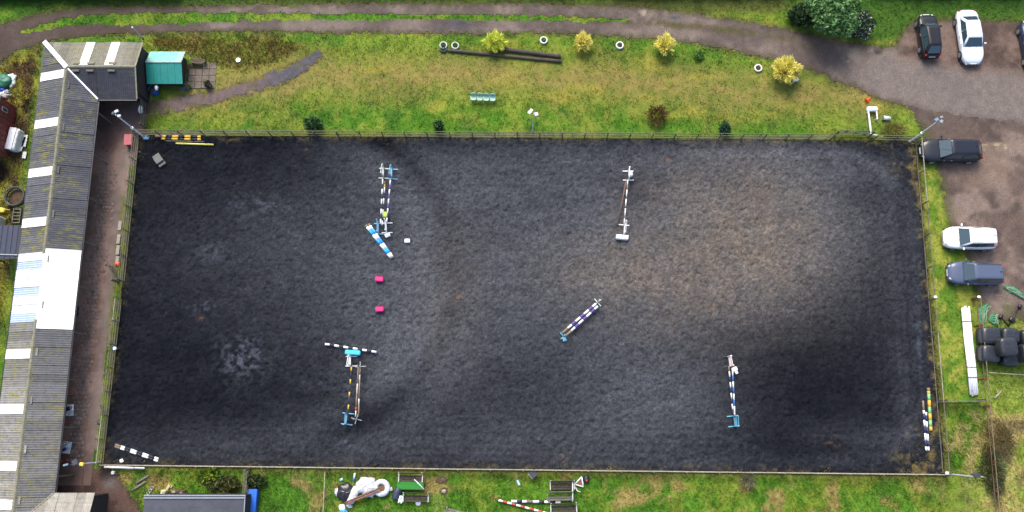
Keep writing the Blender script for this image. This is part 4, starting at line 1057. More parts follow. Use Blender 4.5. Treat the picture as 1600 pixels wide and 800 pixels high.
# ================================================================== TREES, SHRUBS, HEDGE
def leaves(name, cen, rad, n, size, pal, seed, parent=None, spiky=False, shell=.55, up=.0, asp=.55):
    rs = np.random.RandomState(seed)
    D = rs.normal(0, 1, (n, 3)); D /= np.linalg.norm(D, axis=1)[:, None]
    D[:, 2] = np.abs(D[:, 2]) * .95 + up * .0 if spiky else D[:, 2]
    rr = (shell + (1 - shell) * rs.uniform(0, 1, n)) ** .7
    # lumpy outline
    lob = 1 + .22 * np.sin(3.1 * D[:, 0] * 2 + seed) * np.sin(2.7 * D[:, 1] * 2 + seed * 2) + .16 * np.sin(7 * D[:, 0] + 5 * D[:, 2]) * np.cos(6 * D[:, 1])
    P = D * (rr * lob)[:, None] * np.array(rad) + np.array(cen)
    s = size * rs.uniform(.6, 1.5, n)
    T = D * .6 + rs.normal(0, .8, (n, 3)) if not spiky else D + rs.normal(0, .22, (n, 3)) + np.array([0, 0, .25])
    T /= np.linalg.norm(T, axis=1)[:, None]
    B = np.cross(T, rs.normal(0, 1, (n, 3))); B /= np.linalg.norm(B, axis=1)[:, None]
    a = asp
    q = np.stack([P - T * s[:, None], P + B * (s * a)[:, None], P + T * s[:, None], P - B * (s * a)[:, None]], 1)
    pal = np.array(pal); cl = (np.floor((np.sin(D[:, 0] * 5 + seed) + np.sin(D[:, 1] * 6 + seed * 3) + np.sin(D[:, 2] * 5)) * .5 * len(pal) + rs.normal(0, .7, n)).astype(int)) % len(pal)
    C = pal[cl] * rs.uniform(.65, 1.35, n)[:, None]
    me = np_mesh(name, q.reshape(-1, 3), np.arange(4 * n).reshape(-1, 4), m_leaf, np.repeat(C, 4, 0))
    return link_mesh(name, me, parent)
def shrub(name, label, px, py, rad, n, size, pal, seed, spiky=False, cat='shrub', group=None, h=None, asp=.55, stems=5):
    p = at(px, py); root = thing(name, label, cat, (p.x, p.y, 0), 0, group)
    leaves('foliage', (0, 0, rad[2] * .95), rad, n, size, pal, seed, root, spiky, .35 if spiky else .5, asp=asp)
    mb = MB(); rnd = random.Random(seed)
    for i in range(stems):
        a = rnd.uniform(0, 6.28); q = rad[0] * .6
        mb.tube([(.05 * math.cos(a), .05 * math.sin(a), 0), (q * .4 * math.cos(a), q * .4 * math.sin(a), rad[2] * .7), (q * math.cos(a), q * math.sin(a), rad[2] * 1.4)], [.03, .02, .008], 5)
    mb.build('stem', m_bark, root)
    return root
YEL = [S(236, 226, 124, 1), S(244, 236, 156, 1), S(220, 212, 104, 1), S(206, 202, 96, .95), S(240, 230, 138, 1)]
YGR = [S(224, 228, 100, 1), S(236, 236, 128, 1), S(202, 214, 84, 1), S(184, 200, 76, .95)]
gy = 'golden shrubs along the track'
shrub('golden_shrub', 'lime yellow shrub beside the two logs', 773, 71, (.84, .82, .6), 2400, .15, YGR, 1, True, group=gy, asp=.16)
shrub('golden_shrub', 'golden shrub between the white tyre planters', 910, 71, (.70, .80, .62), 2200, .15, YEL, 2, True, group=gy, asp=.16)
shrub('golden_shrub', 'golden shrub right of the tyre planter near the track', 1036, 76, (.80, .86, .66), 2500, .15, YEL, 3, True, group=gy, asp=.16)
shrub('golden_shrub', 'largest golden shrub, with a white chair behind it', 1223, 117, (1.12, 1.12, .85), 4200, .17, YEL, 4, True, group=gy, asp=.15)
shrub('bare_shrub', 'reddish brown shrub on the lawn above the top fence', 1025, 184, (.88, .84, .5), 1700, .12, [S(110, 72, 54, .7), S(136, 92, 66, .7), S(84, 58, 44, .7), S(120, 104, 54, .7)], 5, True, asp=.13)
DK = [S(44, 80, 42, .8), S(60, 100, 50, .8), S(36, 66, 40, .8), S(82, 122, 60, .8)]
shrub('evergreen_shrub', 'wide dark evergreen shrub at the left of the top fence', 491, 197, (.72, .56, .55), 1100, .085, DK, 6, group='evergreens along the top fence')
shrub('evergreen_shrub', 'small upright dark evergreen left of the middle floodlight', 686, 200, (.40, .42, .55), 700, .08, DK, 7, group='evergreens along the top fence')
shrub('evergreen_shrub', 'small rounded blue-green evergreen right of the brown shrub', 1130, 204, (.42, .46, .55), 800, .07, [S(36, 80, 58, .8), S(48, 96, 68, .8), S(30, 68, 52, .8)], 8, group='evergreens along the top fence')
shrub('grey_shrub', 'pale grey twiggy shrub below the bottom fence', 1165, 750, (.62, .6, .4), 520, .14, [S(150, 148, 116, .7), S(120, 124, 90, .7), S(170, 166, 140, .7)], 9, True, asp=.10)
shrub('leafy_plant', 'leafy green plant near the track on the lawn', 1091, 88, (.42, .4, .25), 260, .11, [S(86, 140, 50, .7), S(120, 160, 80, .7)], 10)
shrub('bramble_bush', 'dark bramble bush at the end of the right-hand floodlight', 1548, 738, (.9, 2.1, .32), 2000, .13, [S(84, 98, 62, .75), S(110, 118, 76, .75), S(70, 84, 54, .75), S(130, 118, 86, .75)], 11, True, asp=.2)
shrub('bramble_bush', 'brown bramble bush right of the wire fence', 1566, 690, (.8, 1.2, .45), 900, .11, [S(110, 96, 66, .65), S(84, 84, 50, .65), S(130, 112, 80, .65)], 12, True, asp=.14)
# tree at the top
def tree(label, px, py, rad, h, n, size, pal, seed, group=None):
    p = at(px, py); root = thing('broadleaf_tree', label, 'tree', (p.x, p.y, 0), 0, group); rnd = random.Random(seed)
    MB().tube([(0, 0, 0), (.05, .03, h * .35), (0, .1, h * .7)], [.2, .15, .08], 10).build('trunk', m_bark, root)
    for i in range(6):
        a = i * 1.05 + rnd.uniform(-.3, .3); q = rad[0] * .7
        MB().tube([(0, .03, h * (.35 + .05 * i)), (q * .5 * math.cos(a), q * .5 * math.sin(a), h * (.5 + .05 * i)), (q * math.cos(a), q * math.sin(a), h * (.6 + .05 * i))], [.08, .05, .02], 6).build('limb', m_bark, root)
    k = 11
    for i in range(k):
        a = i * 2.4; q = rad[0] * .62 * math.sqrt(i / k); f = rnd.uniform(.34, .5)
        leaves('crown', (q * math.cos(a), q * math.sin(a), h * .62 + rad[2] * (.55 - .5 * q / rad[0]) + rnd.uniform(-.2, .2)), (rad[0] * f, rad[1] * f, rad[2] * f * 1.1), n // k, size, pal, seed + i, root, False, .55)
    return root
TG = [S(92, 136, 76, .9), S(116, 156, 92, .9), S(70, 112, 64, .9), S(134, 168, 106, .9)]
tree('round green tree overhanging the bend of the track at the top', 1284, 40, (2.3, 2.1, 1.6), 3.6, 15000, .13, TG, 21)
shrub('flowering_shrub', 'dark shrub speckled with white flowers right of the green tree', 1338, 46, (1.0, 1.2, .9), 2600, .085, [S(44, 72, 44, .7), S(58, 88, 50, .7), S(36, 60, 40, .7), S(52, 80, 46, .7), S(40, 66, 42, .7), S(216, 218, 216, .8)], 31)
shrub('dark_shrub', 'dark green shrub in front of the green tree on its left', 1249, 30, (1.1, 1.0, .7), 2400, .10, [S(46, 74, 44, .7), S(66, 96, 52, .7), S(54, 82, 46, .7)], 32)
# hedge along the top edge
def hedge(label, x0, x1, y0, y1, h, n, pal, seed):
    root = thing('hedge', label, 'hedge', ((x0 + x1) / 2, (y0 + y1) / 2, 0)); hx, hy = (x1 - x0) / 2, (y1 - y0) / 2
    rs = np.random.RandomState(seed); mb = MB()
    mb.box((0, 0, h * .33), (hx * 1.9, hy * 1.5, h * .66), bev=.2); mb.build('twiggy_core', M('hedge_core', S(40, 50, 30, .6), .95, .4, 3, .5), root)
    X, Y = rs.uniform(-hx, hx, n), rs.uniform(-hy, hy, n)
    top = h * (.72 + .5 * fbm(X + x0, Y, 1.2, 3, seed)) * np.sqrt(np.clip(1 - (np.abs(Y) / hy) ** 4, .1, 1))
    Z = top * (1 - .5 * rs.uniform(0, 1, n) ** 2.5)
    P = np.stack([X, Y + .4 * (fbm(X, Y, .8, 2, 3) - .5), Z], 1); T = rs.normal(0, 1, (n, 3)); T /= np.linalg.norm(T, axis=1)[:, None]
    B = np.cross(T, rs.normal(0, 1, (n, 3))); B /= np.linalg.norm(B, axis=1)[:, None]; s = .12 * rs.uniform(.6, 1.5, n)
    q = np.stack([P - T * s[:, None], P + B * (s * .55)[:, None], P + T * s[:, None], P - B * (s * .55)[:, None]], 1)
    pal = np.array(pal); C = pal[(fbm(X + 50, Y, .6, 3, 8) * len(pal) * 1.3 + rs.uniform(0, .9, n)).astype(int) % len(pal)] * rs.uniform(.6, 1.3, n)[:, None]
    link_mesh('foliage', np_mesh('foliage', q.reshape(-1, 3), np.arange(4 * n).reshape(-1, 4), m_leaf, np.repeat(C, 4, 0)), root)
HG = [S(44, 78, 38, .65), S(60, 98, 46, .65), S(34, 60, 34, .6), S(74, 104, 48, .65)]
hedge('dark green hedge above the track at the top left corner', -48, -27.5, 34.6, 38.0, 1.8, 16000, HG, 41)
hedge('dark green hedge above the track left of the tree', 8.0, 22.5, 34.9, 37.5, 1.5, 8000, HG, 42)
hedge('dark hedge behind the two cars at the top right', 29.5, 47, 35.0, 37.6, 1.5, 8000, HG, 43)
hedge('low green hedge along the middle of the top edge', -27, 7.6, 35.2, 37.0, 1.0, 9000, HG, 44)

# ================================================================== LAWN FURNITURE
def tyre_planter(label, px, py, mat, inner=None, R_=.27):
    p = at(px, py); root = thing('tyre_planter', label, 'planter', (p.x, p.y, 0), 0, 'old tyres used as planters')
    MB().torus((0, 0, .12), R_, .06, 20, 8, sq=1.8).build('tyre', mat, root)
    MB().tube([(0, 0, .02), (0, 0, .10)], R_ - .03, 16).build('soil', m_soil, root)
    if inner: leaves('plant', (0, 0, .16), (.17, .17, .12), 70, .07, inner, int(px), root)
    return root
GP = [S(84, 130, 48, .7), S(110, 150, 66, .7)]
tyre_planter('thin white tyre planter at the left end of the long log', 693, 72, m_oldwhite, GP)
tyre_planter('dark grey tyre planter at the left end of the long log', 693, 77.5, m_darkmetal, GP)
tyre_planter('greenish white tyre planter above the long log', 711.5, 72.5, m_wing_pale, GP)
tyre_planter('white tyre planter above the right end of the logs', 849.5, 64, m_white, GP)
tyre_planter('white tyre planter between two golden shrubs', 968, 72, m_white, [S(130, 116, 84, .7), S(110, 130, 60, .7)])
tyre_planter('white tyre planter left of the largest golden shrub', 1184, 107.5, m_white, [S(134, 112, 80, .7)])
def log(label, p, q, r):
    a, b = at(*p, r), at(*q, r); L = (b - a).length; rnd = random.Random(int(L * 10)); n = 14
    pts = [a.lerp(b, i / n) - a + Vector((0, rnd.uniform(-.012, .012), rnd.uniform(-.01, .01))) for i in range(n + 1)]
    root = thing('log', label, 'log', a)
    MB().tube(pts, [r * rnd.uniform(.93, 1.05) for _ in pts], 12).build('trunk', M('log_bark', S(92, 80, 70, .66), .9, .3, 7, .5, dirt=S(58, 50, 44, .7), dirt_amt=.6, dscale=4), root)
    for v, w in ((a, pts[0]), (b, pts[-1])):
        d = (b - a).normalized() * (.02 if v is b else -.02)
        MB().tube([w, w + d], r * .9, 12).build('cut_end', m_bare, root)
log('long thin log lying on the lawn behind the lime yellow shrub', (700, 78.5), (877, 96), .13)
log('shorter thick log lying above the long log', (788, 77), (876, 88), .17)
for i in range(4):
    p = at(740 + i * 10, 156 + i * .35)
    c = thing('bucket_seat', ('leftmost', 'second from left', 'third from left', 'rightmost')[i] + ' of the four pale green seats in a row on the lawn', 'chair', (p.x, p.y, 0), R(-2), 'row of four seats')
    m_seat = bpy.data.materials.get('pale_green_plastic') or M('pale_green_plastic', S(160, 204, 184, .8), .4, .06, 6)
    mb = MB(); rings = []
    for z, sx, sy in ((.40, .17, .17), (.43, .22, .21), (.47, .235, .23), (.465, .20, .195), (.42, .15, .14)):
        rings.append([Vector((sx * math.copysign(abs(math.cos(t)) ** .6, math.cos(t)), sy * math.copysign(abs(math.sin(t)) ** .6, math.sin(t)), z)) for t in [2 * math.pi * k / 20 for k in range(20)]])
    mb.loft(rings, 0, True, True); mb.build('seat', m_seat, c)
    mb = MB(); rings = []
    for k in range(9):
        x = -.22 + .44 * k / 8; cz = .78 - .05 * abs(x / .22) ** 3; cy = .17 + .05 * (1 - (x / .22) ** 2)
        rings.append([Vector((x, cy - .015, .44)), Vector((x, cy + .015, .44)), Vector((x * .92, cy + .085, cz)), Vector((x * .92, cy + .055, cz))])
    mb.loft(rings, 0, True, True); mb.build('backrest', m_seat, c)
    for sx in (-.15, .15):
        MB().tube([(sx, -.15, 0), (sx, -.13, .42)], .014, 6).build('leg', m_metal, c); MB().tube([(sx, .17, 0), (sx, .13, .42)], .014, 6).build('leg', m_metal, c)
def simple(name, label, cat, px, py, rz, parts, z=0.0, group=None):
    """parts: (part name, 'box'/'tube'/'ell', args..., material)"""
    p = at(px, py, z); root = thing(name, label, cat, (p.x, p.y, z), R(rz), group)
    for q in parts:
        mb = MB()
        if q[1] == 'box': mb.box(q[2], q[3], rz=R(q[5]) if len(q) > 5 else 0, bev=min(q[3]) * .12)
        elif q[1] == 'tube': mb.tube(q[2], q[3], 12)
        elif q[1] == 'ell': mb.superell(q[2], q[3], *(q[5] if len(q) > 5 else (.6, .6)))
        elif q[1] == 'bar': mb.bar(*q[2:3][0], *q[3])
        elif q[1] == 'lump': mb.superell(q[2], q[3], .9, .9, 26, 14, amp=q[5][0], seed=q[5][1], freq=q[5][2])
        elif q[1] == 'ring': mb.torus(q[2], *q[3], 26, 10)
        mb.build(q[0], q[4], root)
    return root
simple('garden_chair', 'white plastic chair standing behind the largest golden shrub', 'chair', 1240, 126, 20, [('seat', 'box', (0, 0, .42), (.45, .45, .05), m_whiteplastic), ('backrest', 'box', (0, .24, .65), (.45, .05, .45), m_whiteplastic)] + [('leg', 'box', (sx, sy, .2), (.05, .05, .4), m_whiteplastic) for sx in (-.19, .19) for sy in (-.19, .19)])
simple('traffic_cone', 'small orange cone lying tipped over at the edge of the track', 'cone', 1356, 156, 40, [('cone', 'tube', [(-.2, 0, .14), (.25, 0, .08)], [.15, .04], m_orange), ('base', 'box', (-.23, 0, .16), (.04, .34, .32), m_orange)])
# white rail frame by the gate
p = at(1358, 212); fr = thing('white_sign_frame', 'white metal rail frame with a white box at its far end by the gate', 'rail frame', (p.x, p.y, 0))
MB().bar((0, 0, .35), (-.05, 2.0, .35), .10, .10).build('rail', m_white, fr)
MB().bar((.62, 1.25, .35), (.60, 2.0, .35), .08, .08).build('rail', m_white, fr)
MB().box((.28, 2.12, .30), (.80, .36, .34), bev=.05).build('box', m_whiteplastic, fr)
MB().bar((0, -.02, .35), (.9, -.15, .35), .07, .07).build('rail', m_oldwhite, fr)
for q in ((0, .05), (-.04, 1.9), (.6, 1.3)): MB().box((q[0], q[1], .16), (.09, .09, .32)).build('foot', m_oldwhite, fr)
simple('water_butt', 'pale blue plastic tub lying in long grass near the top right corner', 'tub', 1384, 186, -8, [('tub', 'tube', [(-.3, 0, .18), (.28, 0, .18)], [.19, .16], m_wing_pale), ('rim', 'tube', [(-.33, 0, .18), (-.29, 0, .18)], .205, m_metal)])
shrub('rough_grass_clump', 'tall straw coloured grass clump by the top right fence corner', 1393, 204, (1.0, .55, .3), 800, .16, [S(150, 140, 78, .7), S(120, 128, 56, .7), S(168, 150, 100, .7)], 51, True, 'grass clump', asp=.09, stems=2)

# ================================================================== SHEDS
def gable_shed(name, label, p0, p1, eave, ridge_h, mats, wallm, over=.12, ridge_frac=.45, cat='shed'):
    """p0, p1: roof corners seen at eave height (upper left, lower right)"""
    a, b = at(*p0, eave), at(*p1, eave); cx, cy = (a.x + b.x) / 2, (a.y + b.y) / 2
    hx, hy = (b.x - a.x) / 2, (a.y - b.y) / 2
    root = thing(name, label, cat, (cx, cy, 0)); ry = hy - 2 * hy * ridge_frac
    for (x0, y0, x1, y1) in ((-hx + over, -hy + over, hx - over, -hy + over), (-hx + over, hy - over, hx - over, hy - over), (-hx + over, -hy + over + .07, -hx + over, hy - over - .07), (hx - over, -hy + over + .07, hx - over, hy - over - .07)):
        MB().bar((x0, y0, eave / 2 - .02), (x1, y1, eave / 2 - .02), .06, eave - .06).build('wall', wallm, root)
    n = max(3, round(2 * hx / .6))
    for i in range(n):
        x0, x1 = -hx + 2 * hx * i / n + .006, -hx + 2 * hx * (i + 1) / n - .006
        for k, (ye, m_) in enumerate(((hy, mats[0]), (-hy, mats[1]))):
            z = .004 * (i % 2)
            vs = [(x0, ye, eave + z), (x1, ye, eave + z), (x1, ry, ridge_h + z), (x0, ry, ridge_h + z)]
            vs += [(x, y, zz - .04) for x, y, zz in vs]
            MB().add(vs, [(0, 1, 2, 3), (7, 6, 5, 4), (0, 4, 5, 1), (1, 5, 6, 2), (2, 6, 7, 3), (3, 7, 4, 0)]).build('roof_panel', (mats[2] if i == n - 1 and k == 0 and len(mats) > 2 else m_), root)
    MB().bar((-hx, ry, ridge_h + .03), (hx, ry, ridge_h + .03), .14, .03).build('ridge_cap', mats[-1], root)
    return root, hx, hy
m_tealA = M('teal_roof_light', S(120, 200, 190, .72), .4, .08, 3, dirt=S(160, 214, 204, .72), dirt_amt=.5, dscale=1.5)
m_tealB = M('teal_roof', S(44, 148, 136, .72), .45, .08, 3, dirt=S(70, 170, 156, .7), dirt_amt=.3)
m_tealC = M('teal_roof_grey', S(150, 186, 180, .72), .45, .08, 3)
gable_shed('garden_shed', 'turquoise roofed garden shed beside the stable block', (234.5, 80.5), (285.5, 131), 1.05, 1.65, (m_tealA, m_tealB, m_tealC), m_darkwood, over=.3, ridge_frac=.42)
m_felt = M('dark_felt_roof', S(74, 76, 88, .62), .7, .15, 2, .1, dirt=S(96, 98, 108, .6), dirt_amt=.6, dscale=.7)
m_edge = M('grey_metal_edging', S(150, 160, 172, .7), .5, .1, 5)
a, b = at(226, 773, 2.2), at(380, 830, 2.2)
sh = thing('flat_roof_shed', 'flat dark felt roofed shed cut off by the bottom edge', 'shed', ((a.x + b.x) / 2, (a.y + b.y) / 2, 0)); hx, hy = (b.x - a.x) / 2, (a.y - b.y) / 2
for i in range(3): MB().box((0, hy - .45 - i * .9, 2.2 - .05 + .004 * i), (2 * hx, .895, .08)).build('roof_strip', m_felt, sh)
for k in range(2): MB().box((0, hy - .05 - .16 * k, 2.235 + .015 * k), (2 * hx + .04, .09, .06)).build('roof_edging', m_edge, sh)
MB().box((hx - .02, 0, 2.21), (.06, 2 * hy - .1, .05)).build('roof_edging', m_edge, sh)
for (x0, y0, x1, y1) in ((-hx + .1, hy - .1, hx - .1, hy - .1), (-hx + .1, -hy + .1, -hx + .1, hy - .18), (hx - .1, -hy + .1, hx - .1, hy - .18)): MB().bar((x0, y0, 1.03), (x1, y1, 1.03), .08, 2.06).build('wall', m_darkwood, sh)
simple('blue_board', 'bright blue flat-topped trough beside the slatted barrier at the bottom edge', 'trough', 397, 790, -1.5, [('top', 'box', (0, 0, .60), (.62, 2.4, .10), m_blue), ('side', 'box', (-.30, 0, .3), (.04, 2.3, .5), m_rust), ('side', 'box', (.29, 0, .3), (.04, 2.3, .5), m_bluebin)], 0)
# left edge: maroon cabin, white freezer, blue-grey roof and clutter
m_cabin = M('pale_cabin_roof', S(150, 158, 178, .7), .5, .1, 3)
a, b = at(-46, 160, 2.5), at(6, 158, 2.5)
cb = thing('maroon_cabin', 'maroon boarded cabin with a pale roof at the left edge', 'cabin', (0, 0, 0))
def cpt(px, py, z): return at(px, py, z)
c1, c2, c3 = at(28, 170, 0), at(17, 248, 0), at(6, 158, 2.4)
wx = c1.x - .1; y1_, y0_ = at(25, 168, 0).y, at(18, 246, 0).y
MB().box((wx - 1.5, (y0_ + y1_) / 2, 1.15), (3.0, y1_ - y0_, 2.3)).build('wall', m_redwall, cb)
for i in range(9): MB().box((wx + .015, y0_ + .3 + i * (y1_ - y0_ - .6) / 8, 1.15), (.03, .40, 2.2)).build('wall_board', m_redwall, cb)
MB().box((wx - 1.5, (y0_ + y1_) / 2, 2.36), (3.1, y1_ - y0_ + .1, .1), bev=.02).build('roof', m_cabin, cb)
MB().box((wx + .02, (y0_ + y1_) / 2, 2.36), (.10, y1_ - y0_ + .16, .16)).build('fascia', m_white, cb)
MB().box((wx - 1.5, y0_ - .03, 2.20), (3.0, .08, .5)).build('fascia', m_white, cb)
f_ = MB().box((wx + .035, y1_ - .8, 1.5), (.04, .35, .7)).build('window', m_oldwhite, cb); MB().box((wx + .058, y1_ - .8, 1.5), (.012, .25, .6)).build('pane', m_glass, f_)
for yy in (.33, .75): MB().box((wx + .04, y0_ + (y1_ - y0_) * yy, 1.1), (.05, .06, 2.2)).build('wall_batten', m_redwall, cb)
cb.location = (wx - 1.5, (y0_ + y1_) / 2, 0)
for ch in cb.children: ch.location = -cb.location
simple('chest_freezer', 'white chest freezer outside the maroon cabin', 'freezer', 29, 222, -7, [('body', 'box', (0, 0, .40), (.72, 1.75, .8), m_whiteplastic), ('lid', 'box', (-.12, 0, .85), (.52, 1.78, .08), m_white), ('hinge_rail', 'box', (.29, 0, .82), (.12, 1.5, .04), m_oldwhite)], 0)
for i, (px, py, sx, sy, rz, t_) in enumerate(((37, 226, .18, 1.2, -12, 'narrow white board leaning by the chest freezer'), (40, 221, .34, 1.0, -4, 'pale board lying right of the chest freezer'), (39.5, 243, .30, .55, -4, 'short pale board below the chest freezer'))):
    simple('loose_board', t_, 'board', px, py, rz, [('board', 'box', (0, 0, .12), (sx, sy, .05), m_oldwhite if i else m_white), ('batten', 'box', (0, 0, .07), (sx * .5, sy * .8, .05), m_bare)])
m_greentarp = M('green_tarpaulin', S(24, 110, 84, .75), .5, .2, 4, .2)
m_bluetarp = M('blue_tarpaulin', S(24, 70, 190, .8), .5, .15, 4)
simple('tarpaulin_heap', 'dark green tarpaulin heap with yellow ropes at the left edge', 'tarpaulin', 7, 129, 10, [('tarpaulin', 'lump', (0, 0, .22), (.75, .62, .34), m_greentarp, (.05, 3, 2)), ('rope', 'tube', [(.1, -.55, .2), (.35, -.1, .5), (.6, .3, .25)], .025, m_lemon), ('rope', 'tube', [(-.5, .1, .4), (-.2, .4, .45), (.0, .58, .2)], .025, m_lemon)])
simple('plastic_sheet', 'crumpled clear plastic sheet beside the green tarpaulin', 'plastic sheet', 20, 127, 0, [('sheet', 'lump', (0, 0, .10), (.32, .6, .16), m_wing_pale, (.12, 5, 3)), ('fold', 'lump', (-.15, .3, .2), (.2, .22, .14), m_whiteplastic, (.12, 6, 3))])
simple('plastic_sack', 'bright blue plastic sack below the green tarpaulin', 'sack', 4, 141, 0, [('sack', 'lump', (0, 0, .15), (.34, .22, .2), m_bluetarp, (.08, 7, 2)), ('tied_end', 'lump', (.3, -.1, .1), (.12, .1, .1), m_bluetarp, (.1, 8, 2))])
simple('rubbish_pile', 'pale mixed rubbish pile above the maroon cabin', 'rubbish', 8, 148, 0, [('scrap', 'lump', (0, 0, .1), (.5, .3, .16), m_oldwhite, (.15, 9, 3)), ('scrap', 'lump', (.25, .15, .18), (.22, .2, .14), m_metal, (.15, 10, 3)), ('scrap', 'lump', (-.2, -.05, .2), (.2, .14, .1), m_wing_pale, (.15, 11, 3))])
simple('round_trough', 'round dark feed ring half under the stable eaves', 'trough', 28, 309, 0, [('rim', 'ring', (0, 0, .5), (.75, .05), m_darkmetal), ('side', 'ring', (0, 0, .28), (.73, .07), m_black), ('floor', 'tube', [(0, 0, .03), (0, 0, .08)], .70, m_soil)])
simple('wooden_crate', 'slatted wooden crate beside the stable wall on the left', 'crate', 31, 339, 0, [('slat', 'box', (0, -.55 + i * .27, .35), (.6, .07, .10), m_greywood) for i in range(5)] + [('side_board', 'box', (sx, 0, .25), (.05, 1.2, .4), m_greywood) for sx in (-.28, .28)])
simple('yellow_tool', 'yellow plastic barrow tray at the left edge', 'barrow', 2, 329, -10, [('tray', 'ell', (0, 0, .3), (.5, .2, .10), m_yellow), ('handle', 'tube', [(.3, .1, .3), (.9, .12, .35)], .025, m_yellow), ('leg', 'box', (.1, 0, .12), (.05, .2, .24), m_darkmetal)])
m_bluegrey = M('blue_grey_corrugated', S(40, 50, 76, .65), .5, .12, 4, dirt=S(56, 66, 92, .6), dirt_amt=.5)
p = at(10, 378, 2.1); lr = thing('lean_to', 'dark blue corrugated lean-to against the stable block at the left edge', 'lean-to', (p.x, p.y, 0))
for i in range(7):
    MB().box((-1.35 + i * .40, .0, 2.1 + .012 * (i % 2)), (.395, 2.55, .04)).build('roof_sheet', m_bluegrey, lr)
    MB().box((-1.35 + i * .40 + .12, .0, 2.14), (.05, 2.55, .03)).build('sheet_rib', m_bluegrey, lr)
MB().box((-.9, 0, 2.2), (.06, 2.5, .05)).build('cable_cover', m_metal, lr); MB().bar((-1.4, -.95, 2.2), (1.3, -1.02, 2.2), .07, .05).build('roof_strap', m_metal, lr)
MB().bar((-1.4, -1.24, 2.0), (1.35, -1.24, 2.0), .05, .16).build('fascia', m_oldwhite, lr)
for x in (-1.3, 1.2):
    for y in (-1.1, 1.1): MB().box((x, y, 1.03), (.1, .1, 2.06)).build('post', m_post, lr)
simple('water_tank', 'pale water tank corner above the blue lean-to', 'tank', 1, 350, 0, [('tank', 'box', (0, 0, .6), (.9, .9, 1.2), m_wing_pale), ('lid', 'ell', (0, 0, 1.2), (.3, .3, .06), m_metal)])
# paving and pots by the turquoise shed
pv = patch('paving_bed', np.arange(at(292, 110).x, at(336, 110).x, .2), np.arange(at(300, 139).y, at(300, 97).y, .2), m_joint, lambda X, Y: X * 0 + .018, lambda X, Y: np.zeros(X.shape + (3,)) + np.array(S(80, 70, 58, .65)))
tag(pv, 'small paved area beside the turquoise shed', 'paving', kind='structure')
m_slab = M('paving_slab', S(120, 108, 98, .68), .85, .2, 5, .2, dirt=S(92, 94, 60, .65), dirt_amt=.6, dscale=2)
x0, y0 = at(292, 139).x, at(300, 139).y
for i in range(4):
    for j in range(4):
        if (i, j) in ((0, 3), (1, 3)): continue
        MB().box((x0 + .32 + i * .56, y0 + .32 + j * .56, .03), (.53, .53, .04), rz=R(random.uniform(-1.5, 1.5)), bev=.008).build('paving_slab', m_slab, pv)
def pot(label, px, py, r, mat, pal, n=160, seed=1):
    p = at(px, py); root = thing('plant_pot', label, 'plant pot', (p.x, p.y, .03))
    MB().tube([(0, 0, 0), (0, 0, .26), (0, 0, .32)], [r * .75, r, r * 1.08], 14).build('pot', mat, root)
    leaves('plant', (0, 0, .40), (r, r, .22), n, .07, pal, seed, root)
pot('round stone pot with pale green plant below the paving', 295, 136.5, .26, m_greywood, [S(130, 140, 80, .7), S(100, 120, 60, .7)])
pot('dark pot with bushy brown-green plant at the paving corner', 327, 134, .30, m_darkmetal, [S(70, 66, 40, .7), S(104, 100, 50, .7), S(56, 50, 34, .7)], 260, 2)
simple('garden_bench', 'small curved wooden bench at the top of the paving', 'bench', 312, 98, -4, [('seat', 'box', (0, 0, .40), (1.2, .32, .06), m_benchwood), ('arm', 'tube', [(-.62, .2, .55), (-.6, -.15, .5), (-.3, -.24, .46), (.3, -.24, .46), (.6, -.1, .5)], .035, m_bare), ('leg', 'box', (-.5, 0, .18), (.08, .3, .36), m_benchwood), ('leg', 'box', (.5, 0, .18), (.08, .3, .36), m_benchwood)])
p = at(244, 145); bb = thing('open_barrel', 'blue open-topped barrel with white cloth below the turquoise shed', 'barrel', (p.x, p.y, 0))
MB().tube([(0, 0, 0), (0, 0, .3), (0, 0, .85)], [.27, .31, .30], 18, caps=False).build('drum', m_bluebin, bb)
MB().torus((0, 0, .85), .295, .025, 20, 6).build('rim', m_black, bb); MB().tube([(0, 0, .60), (0, 0, .66)], .29, 16).build('contents', m_black, bb)
MB().superell((.34, .12, .75), (.13, .22, .16), .9, .9, 18, 10, amp=.10, seed=4).build('cloth', m_white, bb)
simple('blue_bowl', 'little blue bowl beside the stone pot', 'bowl', 287, 139, 0, [('bowl', 'ring', (0, 0, .06), (.09, .03), m_blue), ('base', 'tube', [(0, 0, .0), (0, 0, .05)], .09, m_blue)])
simple('wall_hose', 'red and white bundle hung on the stable gable wall', 'hose', 219, 150, 0, [('reel', 'box', (-.15, 0, .9), (.4, .5, .3), m_red), ('bag', 'lump', (.15, .45, .9), (.12, .35, .2), m_white, (.1, 21, 2)), ('bag', 'lump', (-.05, 1.5, 1.0), (.16, .3, .2), m_wing_blue, (.1, 22, 2))])
simple('feed_sack', 'white sack on the fence post at the mouth of the gravel path', 'sack', 225.5, 176, 0, [('sack', 'lump', (0, 0, .7), (.14, .34, .25), m_white, (.08, 23, 2)), ('post', 'box', (.02, 0, .3), (.1, .1, .6), m_post)])
gate('field_gate', 'low dark gate at the mouth of the gravel path beside the yard', at(227, 200), at(226, 160), 1.0, 3, m_post)
simple('drain_cover', 'white plastic bucket lid lying in the rough grass', 'lid', 373, 95, 0, [('lid', 'tube', [(0, 0, .12), (0, 0, .16)], .18, m_white), ('rim', 'ring', (0, 0, .15), (.18, .02), m_whiteplastic)])
